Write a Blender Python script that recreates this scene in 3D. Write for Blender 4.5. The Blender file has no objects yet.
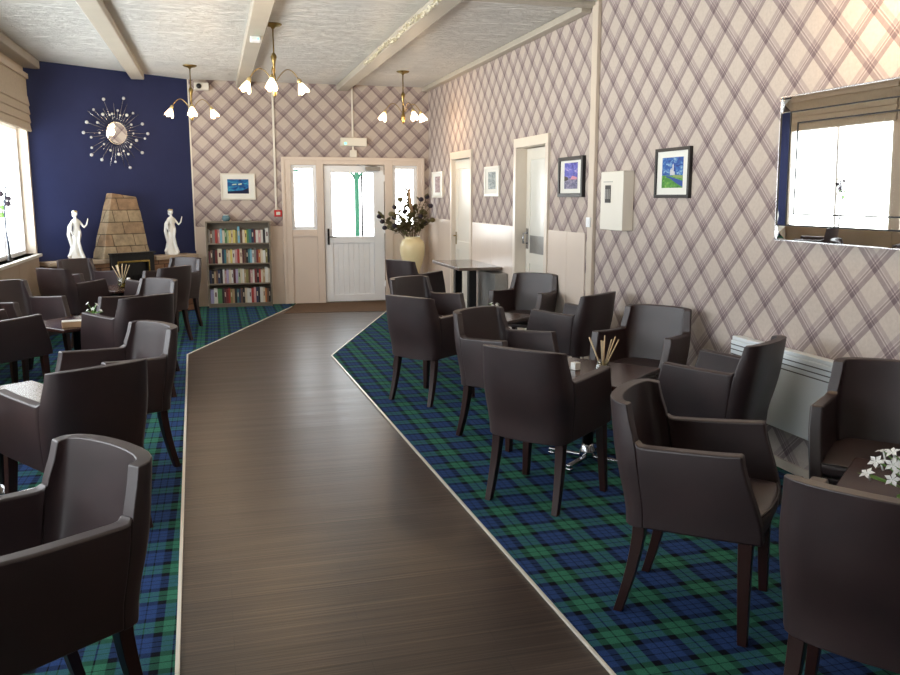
import bpy, bmesh, math, random
from mathutils import Vector, Matrix
random.seed(7)
PI = math.pi
R = math.radians
sc = bpy.context.scene
COL = sc.collection

# ------------------------------------------------------------------ camera, sky, daylight, exposure
cam_d = bpy.data.cameras.new('camera')
cam = bpy.data.objects.new('camera', cam_d)
COL.objects.link(cam)
cam_d.sensor_fit = 'HORIZONTAL'
cam_d.sensor_width = 36.0
cam_d.lens = 845.0 / 900.0 * 36.0
cam_d.clip_start = 0.05
cam.location = (0, 0, 1.6)
YAW, PITCH = 0.269, 0.166
cam.rotation_euler = (PI / 2 - PITCH, 0, -YAW)
sc.camera = cam

world = bpy.data.worlds.new('sky')
sc.world = world
world.use_nodes = True
wn = world.node_tree.nodes
# bright overcast sky above, brighter glow added below the horizon to light the ceiling
_t = world.node_tree
_g = wn.new('ShaderNodeTexCoord'); _s = wn.new('ShaderNodeSeparateXYZ'); _r = wn.new('ShaderNodeValToRGB')
_m = wn.new('ShaderNodeMath'); _m.operation = 'MULTIPLY_ADD'; _m.inputs[1].default_value = 0.5; _m.inputs[2].default_value = 0.5
_t.links.new(_g.outputs['Generated'], _s.inputs[0]); _t.links.new(_s.outputs[2], _m.inputs[0]); _t.links.new(_m.outputs[0], _r.inputs[0])
_r.color_ramp.elements[0].position = 0.47; _r.color_ramp.elements[0].color = (1.0, 1.0, 0.96, 1)
_r.color_ramp.elements[1].position = 0.53; _r.color_ramp.elements[1].color = (0.44, 0.46, 0.48, 1)
_t.links.new(_r.outputs[0], wn['Background'].inputs[0])
wn['Background'].inputs[1].default_value = 16.0

WINDOW_BAYS = [(9.2, 11.38), (6.95, 9.0), (4.7, 6.75), (2.45, 4.5), (0.2, 2.25)]
def portal(name, loc, rot, sx, sy):
    d = bpy.data.lights.new(name, 'AREA')
    d.shape = 'RECTANGLE'; d.size = sx; d.size_y = sy
    d.cycles.is_portal = True
    o = bpy.data.objects.new(name, d); COL.objects.link(o)
    o.location = loc; o.rotation_euler = rot
for a, b in WINDOW_BAYS:
    portal('window_daylight', (-2.24, (a + b) / 2, 1.66), (PI / 2, 0, -PI / 2), b - a, 1.5)
portal('door_daylight', (2.05, 12.95, 1.55), (-PI / 2, 0, 0), 2.0, 1.1)

vs = sc.view_settings
sc.display_settings.display_device = 'sRGB'
vs.view_transform = 'Standard'
vs.look = 'None'
vs.gamma = 1.0
vs.use_curve_mapping = False
vs.exposure = 0.0
cy = sc.cycles
cy.use_denoising = True
cy.max_bounces = 10
cy.diffuse_bounces = 6
cy.glossy_bounces = 4
cy.transparent_max_bounces = 12
cy.sample_clamp_indirect = 6.0
cy.caustics_reflective = False
cy.caustics_refractive = False

# ------------------------------------------------------------------ materials
def lin(c):
    c = c / 255.0
    return c / 12.92 if c <= 0.04045 else ((c + 0.055) / 1.055) ** 2.4
def rgb(r, g, b):
    return (lin(r), lin(g), lin(b), 1.0)
def material(name, color, rough=0.5, metal=0.0, spec=0.5, emit=None, estr=0.0, coat=0.0):
    m = bpy.data.materials.new(name)
    m.use_nodes = True
    p = m.node_tree.nodes['Principled BSDF']
    p.inputs['Base Color'].default_value = color
    p.inputs['Roughness'].default_value = rough
    p.inputs['Metallic'].default_value = metal
    p.inputs['Specular IOR Level'].default_value = spec
    p.inputs['Coat Weight'].default_value = coat
    if emit:
        p.inputs['Emission Color'].default_value = emit
        p.inputs['Emission Strength'].default_value = estr
    return m
class NB:
    """small node helper"""
    def __init__(s, m):
        s.m = m; s.t = m.node_tree; s.p = s.t.nodes['Principled BSDF']
        s.tc = s.t.nodes.new('ShaderNodeTexCoord')
    def link(s, a, b): s.t.links.new(a, b)
    def math(s, op, a, b=None, c=None):
        n = s.t.nodes.new('ShaderNodeMath'); n.operation = op
        for i, v in enumerate((a, b, c)):
            if v is None: continue
            if isinstance(v, (int, float)): n.inputs[i].default_value = v
            else: s.link(v, n.inputs[i])
        return n.outputs[0]
    def xyz(s, out='Object'):
        n = s.t.nodes.new('ShaderNodeSeparateXYZ'); s.link(s.tc.outputs[out], n.inputs[0]); return n.outputs
    def ramp(s, fac, stops, interp='LINEAR'):
        n = s.t.nodes.new('ShaderNodeValToRGB'); cr = n.color_ramp; cr.interpolation = interp
        while len(cr.elements) > 1: cr.elements.remove(cr.elements[-1])
        cr.elements[0].position = stops[0][0]; cr.elements[0].color = stops[0][1]
        for p, c in stops[1:]:
            e = cr.elements.new(p); e.color = c
        s.link(fac, n.inputs[0]); return n.outputs[0]
    def mix(s, fac, a, b, blend='MIX'):
        n = s.t.nodes.new('ShaderNodeMix'); n.data_type = 'RGBA'; n.blend_type = blend
        for i, v in ((0, fac), (6, a), (7, b)):
            if isinstance(v, (int, float)): n.inputs[i].default_value = v
            elif isinstance(v, tuple): n.inputs[i].default_value = v
            else: s.link(v, n.inputs[i])
        return n.outputs[2]
    def mapping(s, scale=(1, 1, 1), rot=(0, 0, 0), out='Object'):
        n = s.t.nodes.new('ShaderNodeMapping'); s.link(s.tc.outputs[out], n.inputs[0])
        n.inputs['Scale'].default_value = scale; n.inputs['Rotation'].default_value = rot
        return n.outputs[0]
    def noise(s, vec, scale, detail=4, rough=0.5, dist=0.0):
        n = s.t.nodes.new('ShaderNodeTexNoise'); s.link(vec, n.inputs['Vector'])
        n.inputs['Scale'].default_value = scale; n.inputs['Detail'].default_value = detail
        n.inputs['Roughness'].default_value = rough; n.inputs['Distortion'].default_value = dist
        return n.outputs[0]
    def bump(s, h, strength=0.3, dist=0.01):
        n = s.t.nodes.new('ShaderNodeBump'); n.inputs['Strength'].default_value = strength
        n.inputs['Distance'].default_value = dist
        s.link(h, n.inputs['Height']); s.link(n.outputs[0], s.p.inputs['Normal'])
    def color(s, c): s.link(c, s.p.inputs['Base Color'])

G1 = (1, 1, 1, 1)
def wallpaper_material(name, axis, h0, z0):
    m = material(name, rgb(190, 177, 161), 0.75, spec=0.25)
    b = NB(m); x, y, z = b.xyz()
    P, V = 0.2875, 0.2823
    h = x if axis == 'x' else b.math('MULTIPLY', y, -1.0)
    hh = b.math('DIVIDE', h, P); zz = b.math('DIVIDE', z, V)
    ca = 0.07 - (h0 / P + z0 / V); cb = 0.07 - (-h0 / P + z0 / V)
    fa = b.math('FRACT', b.math('ADD', b.math('ADD', hh, zz), ca + 50))
    fb = b.math('FRACT', b.math('ADD', b.math('SUBTRACT', zz, hh), cb + 50))
    D = (0.57, 0.53, 0.58, 1); M = (0.77, 0.74, 0.78, 1); W = (0.97, 0.95, 0.98, 1)
    st = [(0.0, D), (0.135, D), (0.15, W), (0.165, W), (0.18, D), (0.215, D), (0.228, W), (0.243, W), (0.255, M), (0.36, M), (0.375, G1), (0.975, G1)]
    ra = b.ramp(fa, st); rb = b.ramp(fb, st)
    c = b.mix(1.0, ra, rb, 'MULTIPLY')
    n = b.noise(b.mapping((1, 1, 1)), 60, 3)
    base = b.ramp(n, [(0.3, rgb(186, 174, 165)), (0.7, rgb(195, 183, 174))])
    b.color(b.mix(1.0, base, c, 'MULTIPLY'))
    return m
M_PAPER_BACK = wallpaper_material('plaid_wallpaper_back', 'x', 0.3061, 2.6038)
M_PAPER_RIGHT = wallpaper_material('plaid_wallpaper_right', 'y', -4.8223, 1.0893)

def carpet_material():
    m = material('tartan_carpet', rgb(20, 40, 60), 0.95, spec=0.1)
    b = NB(m); x, y, z = b.xyz(); P = 0.26
    Gn = (0.034, 0.155, 0.095, 1); Bl = (0.024, 0.054, 0.165, 1); K = (0.004, 0.005, 0.010, 1)
    def fam(co, c0):
        f = b.math('FRACT', b.math('ADD', b.math('DIVIDE', b.math('SUBTRACT', co, c0), P), 50.5))
        st = [(0.0, Bl), (0.055, Bl), (0.06, K), (0.075, K), (0.08, Bl), (0.20, Bl), (0.22, K), (0.33, K), (0.34, Gn),
              (0.485, Gn), (0.49, K), (0.51, K), (0.515, Gn), (0.66, Gn), (0.67, K), (0.78, K), (0.80, Bl), (0.92, Bl), (0.925, K), (0.94, K), (0.945, Bl)]
        return b.ramp(f, st)
    c = b.mix(0.5, fam(x, 1.61), fam(y, 2.87))
    n = b.noise(b.mapping((1, 1, 1)), 420, 2)
    n2 = b.ramp(n, [(0.3, (0.72, 0.72, 0.72, 1)), (0.7, (1.25, 1.25, 1.25, 1))])
    b.color(b.mix(1.0, c, n2, 'MULTIPLY'))
    b.bump(n, 0.5, 0.004)
    return m
M_CARPET = carpet_material()

def vinyl_material():
    m = material('brown_wood_effect_vinyl', rgb(90, 74, 64), 0.42, spec=0.45)
    b = NB(m)
    br = b.t.nodes.new('ShaderNodeTexBrick'); b.link(b.mapping((1, 1, 1)), br.inputs['Vector'])
    br.inputs['Scale'].default_value = 1.0; br.inputs['Brick Width'].default_value = 0.92; br.inputs['Row Height'].default_value = 0.10
    br.inputs['Mortar Size'].default_value = 0.0012; br.inputs['Mortar Smooth'].default_value = 0.3
    br.inputs['Color1'].default_value = (0.80, 0.80, 0.80, 1); br.inputs['Color2'].default_value = (1.1, 1.1, 1.1, 1); br.inputs['Mortar'].default_value = (0.45, 0.45, 0.45, 1)
    g = b.noise(b.mapping((0.5, 30, 1)), 2.2, 5, 0.58, 0.15)
    g2 = b.noise(b.mapping((0.6, 9, 1)), 1.3, 3, 0.5, 0.3)
    base = b.ramp(g, [(0.34, rgb(42, 31, 25)), (0.5, rgb(62, 48, 40)), (0.66, rgb(80, 64, 54))])
    t = b.mix(1.0, base, br.outputs['Color'], 'MULTIPLY')
    b.color(t)
    rr = b.math('MULTIPLY_ADD', g2, 0.16, 0.24)
    b.link(rr, b.p.inputs['Roughness'])
    b.bump(g, 0.35, 0.003)
    return m
M_VINYL = vinyl_material()

def ceiling_material():
    m = material('combed_ceiling_plaster', rgb(243, 243, 240), 0.30, spec=0.6)
    b = NB(m)
    a = b.noise(b.mapping((1.0, 9.0, 1)), 3.4, 4, 0.6, 1.2)
    c = b.noise(b.mapping((2.2, 20, 1)), 2.6, 3, 0.6, 0.8)
    ridge = b.math('SUBTRACT', 1.0, b.math('ABSOLUTE', b.math('MULTIPLY_ADD', a, 4.0, -2.0)))
    rp = b.math('POWER', b.math('MAXIMUM', ridge, 0.0), 4.0)
    h = b.math('ADD', b.math('MULTIPLY', rp, 0.8), b.math('MULTIPLY', c, 0.35))
    b.bump(h, 1.0, 0.022)
    return m
M_CEIL = ceiling_material()

def leather_material():
    m = material('brown_leather', rgb(36, 25, 25), 0.4, spec=0.8)
    b = NB(m)
    n = b.noise(b.mapping((1, 1, 1)), 260, 3, 0.6)
    n2 = b.noise(b.mapping((1, 1, 1)), 5, 2, 0.5)
    b.color(b.ramp(n2, [(0.35, rgb(37, 22, 24)), (0.65, rgb(47, 29, 30))]))
    b.link(b.math('MULTIPLY_ADD', n2, 0.10, 0.39), b.p.inputs['Roughness'])
    b.bump(n, 0.12, 0.001)
    return m
M_LEATHER = leather_material()
M_SEAM = material('leather_piping', rgb(34, 23, 20), 0.4)
M_LEG = material('dark_red_brown_wood', rgb(44, 22, 19), 0.35, spec=0.5)

def stone_material(name, w, h, c1, c2, c3):
    m = material(name, c1, 0.85, spec=0.2)
    b = NB(m)
    x, y, z = b.xyz()
    cmb = b.t.nodes.new('ShaderNodeCombineXYZ')
    b.link(b.math('ADD', x, b.math('MULTIPLY', y, 0.8)), cmb.inputs[0]); b.link(z, cmb.inputs[1])
    br = b.t.nodes.new('ShaderNodeTexBrick'); b.link(cmb.outputs[0], br.inputs['Vector'])
    br.inputs['Scale'].default_value = 1.0; br.inputs['Brick Width'].default_value = w; br.inputs['Row Height'].default_value = h
    br.inputs['Mortar Size'].default_value = 0.005; br.inputs['Mortar Smooth'].default_value = 0.2; br.offset = 0.37; br.squash = 0.7; br.squash_frequency = 3
    br.inputs['Color1'].default_value = c1; br.inputs['Color2'].default_value = c2; br.inputs['Mortar'].default_value = c3
    n = b.noise(b.mapping((1, 1, 1)), 9, 6, 0.65)
    v = b.ramp(n, [(0.3, (0.62, 0.62, 0.62, 1)), (0.7, (1.25, 1.22, 1.18, 1))])
    b.color(b.mix(1.0, br.outputs['Color'], v, 'MULTIPLY'))
    inv = b.math('SUBTRACT', 1.0, br.outputs['Fac'])
    b.bump(b.math('ADD', inv, b.math('MULTIPLY', n, 0.5)), 0.8, 0.02)
    return m
M_STONE = stone_material('chimney_sandstone', 0.30, 0.155, rgb(168, 153, 128), rgb(150, 124, 100), rgb(84, 74, 62))
M_BRICK = stone_material('hearth_brown_brick', 0.23, 0.085, rgb(150, 118, 94), rgb(118, 86, 68), rgb(70, 58, 52))

def speckle(name, c, rough, amt=0.12, scale=3.0, **k):
    m = material(name, c, rough, **k)
    b = NB(m)
    n = b.noise(b.mapping((1, 1, 1)), scale, 4, 0.55)
    lo = tuple(v * (1 - amt) for v in c[:3]) + (1,); hi = tuple(min(1, v * (1 + amt)) for v in c[:3]) + (1,)
    b.color(b.ramp(n, [(0.3, lo), (0.7, hi)]))
    return m
M_BLUE = speckle('navy_wall_paint', rgb(45, 53, 94), 0.7, 0.08, 2.0, spec=0.25)
M_BEIGE = speckle('beige_gloss_paint', rgb(220, 206, 194), 0.25, 0.03, 2.0, spec=0.5)
M_BEIGE2 = speckle('beige_trim_paint', rgb(206, 193, 178), 0.38, 0.04, 4.0)
M_CASING = speckle('cream_door_casing', rgb(222, 211, 198), 0.3, 0.03, 4.0)
M_BEIGE3 = speckle('beige_panelling', rgb(176, 158, 138), 0.5, 0.05, 4.0)
M_BEAM = speckle('cream_beam_paint', rgb(176, 169, 157), 0.45, 0.05, 3.0)
M_BLIND = speckle('beige_blind_fabric', rgb(188, 176, 160), 0.9, 0.06, 30.0, spec=0.1)
M_WHITE = speckle('white_plastic', rgb(240, 243, 247), 0.3, 0.02, 5.0)
M_CREAMW = material('cream_white_plastic', rgb(226, 222, 212), 0.35)
M_OFFWHITE = material('off_white_paint', rgb(222, 218, 208), 0.3)
M_MAT = speckle('brown_coir', rgb(96, 78, 64), 0.95, 0.25, 60.0, spec=0.05)
M_STRIP = material('brushed_edge_strip', rgb(232, 226, 214), 0.3, metal=0.3)
M_BLACK = material('black_satin', rgb(18, 18, 20), 0.35)
M_BLACKM = material('black_metal', rgb(20, 20, 22), 0.4, metal=0.6)
M_CHROME = material('chrome', rgb(190, 190, 194), 0.2, metal=1.0)
M_MIRROR = material('mirror_silver', (0.92, 0.93, 0.92, 1), 0.015, metal=1.0)
M_BRASS = material('aged_brass', rgb(150, 128, 80), 0.28, metal=1.0)
M_BRASSB = material('polished_brass', rgb(214, 186, 110), 0.2, metal=1.0)
M_TABLE = speckle('dark_mahogany_top', rgb(54, 31, 26), 0.22, 0.25, 8.0, spec=0.5)
M_TABLE2 = speckle('grey_brown_laminate', rgb(104, 90, 82), 0.15, 0.1, 8.0, spec=0.6)
M_SHELF = speckle('grey_brown_wood', rgb(122, 112, 98), 0.5, 0.1, 6.0)
M_RAD = speckle('blue_grey_white_enamel', rgb(230, 238, 242), 0.35, 0.02, 3.0)
M_GROOVE = material('dark_groove', rgb(80, 84, 90), 0.6)
M_GREYM = speckle('brushed_grey_panel', rgb(150, 150, 148), 0.3, 0.1, 12.0, metal=0.5)
M_PORC = material('white_porcelain', rgb(236, 236, 232), 0.25, coat=0.3)
M_GOLDY = material('pale_gold_glaze', rgb(190, 168, 120), 0.3, metal=0.4)
M_VASE = speckle('cream_glazed_pottery', rgb(230, 216, 172), 0.25, 0.04, 6.0, coat=0.3)
M_GREEN = material('leaf_green', rgb(96, 140, 60), 0.5)
M_DKGREEN = speckle('dried_leaf_green', rgb(104, 96, 62), 0.7, 0.3, 20.0)
M_STEM = material('dried_brown_stem', rgb(98, 76, 52), 0.8)
M_DKFLOWER = material('dark_plum_seedhead', rgb(44, 34, 46), 0.8)
M_PETAL = material('white_petal', rgb(240, 240, 238), 0.5)
M_REED = material('pale_reed', rgb(206, 184, 148), 0.7)
M_WOODL = speckle('pale_wood', rgb(176, 142, 108), 0.5, 0.1, 14.0)
M_TEAL = material('teal_painted_post', rgb(16, 92, 66), 0.5)
M_OUT = material('outdoor_pale_paving', rgb(190, 190, 188), 0.9)
M_OUTW = material('outdoor_white_render', rgb(225, 228, 230), 0.9)
M_MATTE = material('picture_mount', rgb(228, 228, 222), 0.8)
M_RED = material('red_plastic', rgb(190, 30, 34), 0.4)
M_TINSEL = material('warm_silver_tinsel', rgb(250, 244, 225), 0.2, spec=1.0)
M_SHADE = material('lit_frosted_glass', rgb(250, 240, 220), 0.4, emit=(1.0, 0.78, 0.48, 1), estr=4.5)
M_SHADEO = material('frosted_glass_collar', rgb(200, 180, 130), 0.3, metal=0.6)
M_LED = material('green_indicator_light', rgb(40, 220, 120), 0.4, emit=(0.1, 1.0, 0.5, 1), estr=5.0)
def glass_material(name, tint, amount=0.12):
    m = bpy.data.materials.new(name); m.use_nodes = True
    t = m.node_tree; t.nodes.remove(t.nodes['Principled BSDF'])
    out = t.nodes['Material Output']; mx = t.nodes.new('ShaderNodeMixShader')
    tr = t.nodes.new('ShaderNodeBsdfTransparent'); gl = t.nodes.new('ShaderNodeBsdfGlossy')
    tr.inputs[0].default_value = tint; gl.inputs['Roughness'].default_value = 0.03
    lw = t.nodes.new('ShaderNodeLayerWeight'); lw.inputs[0].default_value = 0.5
    pw = t.nodes.new('ShaderNodeMath'); pw.operation = 'POWER'; pw.inputs[1].default_value = 5.0; t.links.new(lw.outputs['Facing'], pw.inputs[0])
    fr = t.nodes.new('ShaderNodeMath'); fr.operation = 'MULTIPLY_ADD'; fr.inputs[1].default_value = 0.7; fr.inputs[2].default_value = amount * .3
    t.links.new(pw.outputs[0], fr.inputs[0])
    t.links.new(fr.outputs[0], mx.inputs[0]); t.links.new(tr.outputs[0], mx.inputs[1]); t.links.new(gl.outputs[0], mx.inputs[2])
    t.links.new(mx.outputs[0], out.inputs[0])
    return m
M_GLASS = glass_material('window_glass', (0.97, 0.98, 0.98, 1))
M_JAR = glass_material('jar_glass', (0.80, 0.82, 0.72, 1), 0.35)
M_OIL = glass_material('diffuser_oil', (0.75, 0.70, 0.30, 1), 0.1)
M_FROST = material('frosted_door_glass', rgb(222, 222, 216), 0.2)

# ------------------------------------------------------------------ mesh helpers
def box(bm, x0, x1, y0, y1, z0, z1, mi=0):
    v = [bm.verts.new(p) for p in ((x0, y0, z0), (x1, y0, z0), (x1, y1, z0), (x0, y1, z0), (x0, y0, z1), (x1, y0, z1), (x1, y1, z1), (x0, y1, z1))]
    for f in ((0, 3, 2, 1), (4, 5, 6, 7), (0, 1, 5, 4), (1, 2, 6, 5), (2, 3, 7, 6), (3, 0, 4, 7)):
        bm.faces.new([v[i] for i in f]).material_index = mi
    return v
def lathe(bm, prof, n=20, c=(0, 0), axis='z', mi=0, smooth=True, cap=True):
    rings = []
    for r, z in prof:
        ring = []
        for i in range(n):
            a = 2 * PI * i / n
            ring.append(bm.verts.new((c[0] + r * math.cos(a), c[1] + r * math.sin(a), z)))
        rings.append(ring)
    for k in range(len(rings) - 1):
        for i in range(n):
            f = bm.faces.new((rings[k][i], rings[k][(i + 1) % n], rings[k + 1][(i + 1) % n], rings[k + 1][i]))
            f.smooth = smooth; f.material_index = mi
    if cap:
        bm.faces.new(list(reversed(rings[0]))).material_index = mi
        bm.faces.new(rings[-1]).material_index = mi
def tube(bm, pts, rad, n=8, mi=0):
    pts = [Vector(p) for p in pts]
    if not isinstance(rad, (list, tuple)): rad = [rad] * len(pts)
    rings = []; prev = None
    for i, p in enumerate(pts):
        d = (pts[min(i + 1, len(pts) - 1)] - pts[max(i - 1, 0)]).normalized()
        if prev is None:
            u = d.orthogonal().normalized()
        else:
            u = (prev - d * prev.dot(d))
            u = u.normalized() if u.length > 1e-6 else d.orthogonal().normalized()
        prev = u; w = d.cross(u)
        rings.append([bm.verts.new(p + (u * math.cos(2 * PI * k / n) + w * math.sin(2 * PI * k / n)) * rad[i]) for k in range(n)])
    for k in range(len(rings) - 1):
        for i in range(n):
            f = bm.faces.new((rings[k][i], rings[k][(i + 1) % n], rings[k + 1][(i + 1) % n], rings[k + 1][i])); f.smooth = True; f.material_index = mi
    bm.faces.new(list(reversed(rings[0]))).material_index = mi
    bm.faces.new(rings[-1]).material_index = mi
def ball(bm, c, r, s=(1, 1, 1), mi=0, seg=12):
    res = bmesh.ops.create_uvsphere(bm, u_segments=seg, v_segments=max(6, seg * 2 // 3), radius=r)
    for v in res['verts']:
        v.co = Vector((v.co.x * s[0] + c[0], v.co.y * s[1] + c[1], v.co.z * s[2] + c[2]))
        for f in v.link_faces: f.smooth = True; f.material_index = mi
def prism(bm, pts, z0, z1, mi=0):
    a = [bm.verts.new((x, y, z0)) for x, y in pts]; b = [bm.verts.new((x, y, z1)) for x, y in pts]
    n = len(pts)
    bm.faces.new(list(reversed(a))).material_index = mi; bm.faces.new(b).material_index = mi
    for i in range(n):
        bm.faces.new((a[i], a[(i + 1) % n], b[(i + 1) % n], b[i])).material_index = mi
def slab_xz(bm, pts, y0, y1, mi=0):
    """polygon in x-z, extruded along y (y0 nearer the viewer)"""
    a = [bm.verts.new((x, y0, z)) for x, z in pts]; b = [bm.verts.new((x, y1, z)) for x, z in pts]
    n = len(pts)
    bm.faces.new(a).material_index = mi; bm.faces.new(list(reversed(b))).material_index = mi
    for i in range(n):
        bm.faces.new((a[(i + 1) % n], a[i], b[i], b[(i + 1) % n])).material_index = mi
def mk(name, bm, mats, parent=None, loc=(0, 0, 0), rot=(0, 0, 0), bevel=0, seg=2, smooth=False, label=None):
    bmesh.ops.recalc_face_normals(bm, faces=bm.faces[:])
    me = bpy.data.meshes.new(name); bm.to_mesh(me); bm.free()
    if not isinstance(mats, (list, tuple)): mats = [mats]
    for m in mats: me.materials.append(m)
    o = bpy.data.objects.new(name, me); COL.objects.link(o)
    if parent: o.parent = parent
    o.location = loc; o.rotation_euler = rot
    if smooth or bevel:
        for p in me.polygons: p.use_smooth = True
    if bevel:
        md = o.modifiers.new('bevel', 'BEVEL'); md.width = bevel; md.segments = seg; md.limit_method = 'ANGLE'; md.angle_limit = R(38)
        md.harden_normals = True
    if label: o['label'] = label
    return o
def obj(name, mats, fn, parent=None, **k):
    bm = bmesh.new(); fn(bm); return mk(name, bm, mats, parent, **k)
def structure(o):
    o['kind'] = 'structure'; return o
def tag(o, label, cat, group=None, kind=None):
    o['label'] = label; o['category'] = cat
    if group: o['group'] = group
    if kind: o['kind'] = kind
    return o
def thing(name, label, cat, loc=(0, 0, 0), rz=0.0, group=None):
    o = bpy.data.objects.new(name, None); COL.objects.link(o)
    o.location = loc; o.rotation_euler = (0, 0, rz); o.empty_display_size = 0.1
    return tag(o, label, cat, group)
def dup(root, loc, rz, label, group=None):
    r = root.copy(); COL.objects.link(r); r.location = loc; r.rotation_euler = (0, 0, rz)
    r['label'] = label
    if group: r['group'] = group
    for ch in list(root.children):
        c = ch.copy(); COL.objects.link(c); c.parent = r
        for g in list(ch.children):
            d = g.copy(); COL.objects.link(d); d.parent = c
    return r
def bx(name, mat, b, parent=None, bevel=0, **k):
    return obj(name, mat, lambda bm: box(bm, *b), parent, bevel=bevel, **k)

# ------------------------------------------------------------------ room shell
ZC = 3.21
YB = 12.8; XR = 3.19; XL = -2.13; YF = -3.6
BW0 = (-2.13, 11.45); BW1 = (-0.28, 12.8)
BT = Vector((BW1[0] - BW0[0], BW1[1] - BW0[1])); BL = BT.length; BT.normalize()
BANG = math.atan2(BT.y, BT.x)
structure(bx('floor', M_VINYL, (-2.5, 3.4, YF - .2, YB + .3, -0.1, 0.0)))
structure(bx('ceiling', M_CEIL, (-2.5, 3.5, YF - .2, YB + .3, ZC, ZC + 0.1)))
PATH_L = [(-0.06, YF), (-0.19, 2.78), (-0.33, 8.88), (1.03, 12.42), (1.12, YB)]
PATH_R = [(1.37, YF), (1.23, 2.39), (1.08, 8.43), (2.32, 11.72), (2.62, 12.5)]
structure(obj('carpet_left', M_CARPET, lambda bm: prism(bm, [(XL, YF)] + PATH_L + [(-0.28, YB), (-2.13, 11.45)], 0.0005, 0.006)))
structure(obj('carpet_right', M_CARPET, lambda bm: prism(bm, PATH_R + [(2.62, YB), (XR, YB), (XR, YF)], 0.0005, 0.006)))
structure(obj('entrance_matting', M_MAT, lambda bm: prism(bm, [(0.86, 11.75), (2.30, 11.60), (2.56, 12.42), (2.56, 12.78), (1.14, 12.78), (1.04, 12.42)], 0.0005, 0.005)))
def edge_strip(pts, name):
    def f(bm):
        for a, b in zip(pts[:-1], pts[1:]):
            a = Vector(a); b = Vector(b); d = (b - a).normalized(); n = Vector((-d.y, d.x)) * 0.008
            prism(bm, [tuple(a - n), tuple(b - n), tuple(b + n), tuple(a + n)], 0.0005, 0.010)
    structure(obj(name, M_STRIP, f, bevel=0.003))
edge_strip(PATH_L[:4], 'trim_1')
edge_strip(PATH_R[:4], 'trim_2')

# back wall with the entrance opening
def backwall(bm):
    box(bm, -0.6, 1.0, YB, YB + .2, 0, ZC); box(bm, 3.08, 3.45, YB, YB + .2, 0, ZC); box(bm, 1.0, 3.08, YB, YB + .2, 2.13, ZC)
structure(obj('wall_back', M_PAPER_BACK, backwall))
def dado_back(bm):
    box(bm, -0.28, 0.31, YB - .012, YB, 0, 1.16); box(bm, 0.315, 0.995, YB - .012, YB, 0, 1.16); box(bm, 3.085, XR, YB - .012, YB, 0, 1.16)
structure(obj('trim_3', M_BEIGE, dado_back, bevel=0.002))
structure(bx('wall_right', M_PAPER_RIGHT, (XR, XR + .2, YF, 6.85, 0, ZC)))
D2 = (7.93, 8.82); D1 = (10.53, 11.42)
def rightfar(bm):
    x0, x1 = XR, XR + .2
    box(bm, x0, x1, 6.85, D2[0], 0, ZC); box(bm, x0, x1, D2[1], D1[0], 0, ZC); box(bm, x0, x1, D1[1], YB + .2, 0, ZC)
    box(bm, x0, x1, D2[0], D2[1], 2.13, ZC); box(bm, x0, x1, D1[0], D1[1], 2.11, ZC)
structure(obj('wall_right_far', M_PAPER_RIGHT, rightfar))
def dado_right(bm):
    for a, b in ((7.0, 7.40), (7.404, 7.872), (8.878, 9.65), (9.654, 10.475), (11.475, 12.1), (12.104, YB - .014)):
        box(bm, XR - .012, XR, a, b, 0, 1.27)
structure(obj('trim_4', M_BEIGE, dado_right, bevel=0.002))
structure(bx('trim_5', M_BEIGE2, (XR - .035, XR, 6.80, 6.91, 0, ZC), bevel=0.006))
def skirting(bm):
    box(bm, XR - .025, XR - .012, 7.0, 7.872, 0, .1); box(bm, XR - .025, XR - .012, 8.878, 10.475, 0, .1); box(bm, XR - .025, XR - .012, 11.475, YB - .014, 0, .1)
structure(obj('baseboard_right', M_BEIGE2, skirting))
structure(bx('baseboard_right_near', M_BEIGE2, (XR - .014, XR, YF, 6.8, 0, .06)))

# angled navy wall
structure(bx('wall_navy', M_BLUE, (-0.1, BL + 0.02, 0.0, 0.15, 0, ZC), loc=(BW0[0], BW0[1], 0), rot=(0, 0, BANG)))
structure(bx('trim_6', M_OFFWHITE, (-0.292, -0.272, YB - .014, YB, .82, ZC)))

# left wall with its long row of windows
WZ0, WZ1 = 0.9, 2.42
def leftwall(bm):
    x0, x1 = XL - .2, XL
    box(bm, x0, x1, YF, 11.5, 0, WZ0); box(bm, x0, x1, YF, 11.5, WZ1, ZC)
    ys = [YF] + [v for a, b in reversed(WINDOW_BAYS) for v in (a, b)] + [11.5]
    for a, b in zip(ys[0::2], ys[1::2]): box(bm, x0, x1, a, b, WZ0, WZ1)
structure(obj('wall_left', M_BEIGE2, leftwall))
structure(bx('wall_front', M_BEIGE2, (-2.4, 3.5, YF - .15, YF, 0, ZC)))
structure(bx('trim_7', M_OFFWHITE, (XL - .12, XL + .06, YF, 11.42, WZ0 - .035, WZ0), bevel=0.006))
def sillpanel(bm):
    y = 11.36
    while y > YF + .1:
        box(bm, XL, XL + .028, y - 1.12, y - .006, 0, WZ0 - .037); y -= 1.125
structure(obj('trim_8', M_BEIGE3, sillpanel, bevel=0.004))
n = 0
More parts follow.
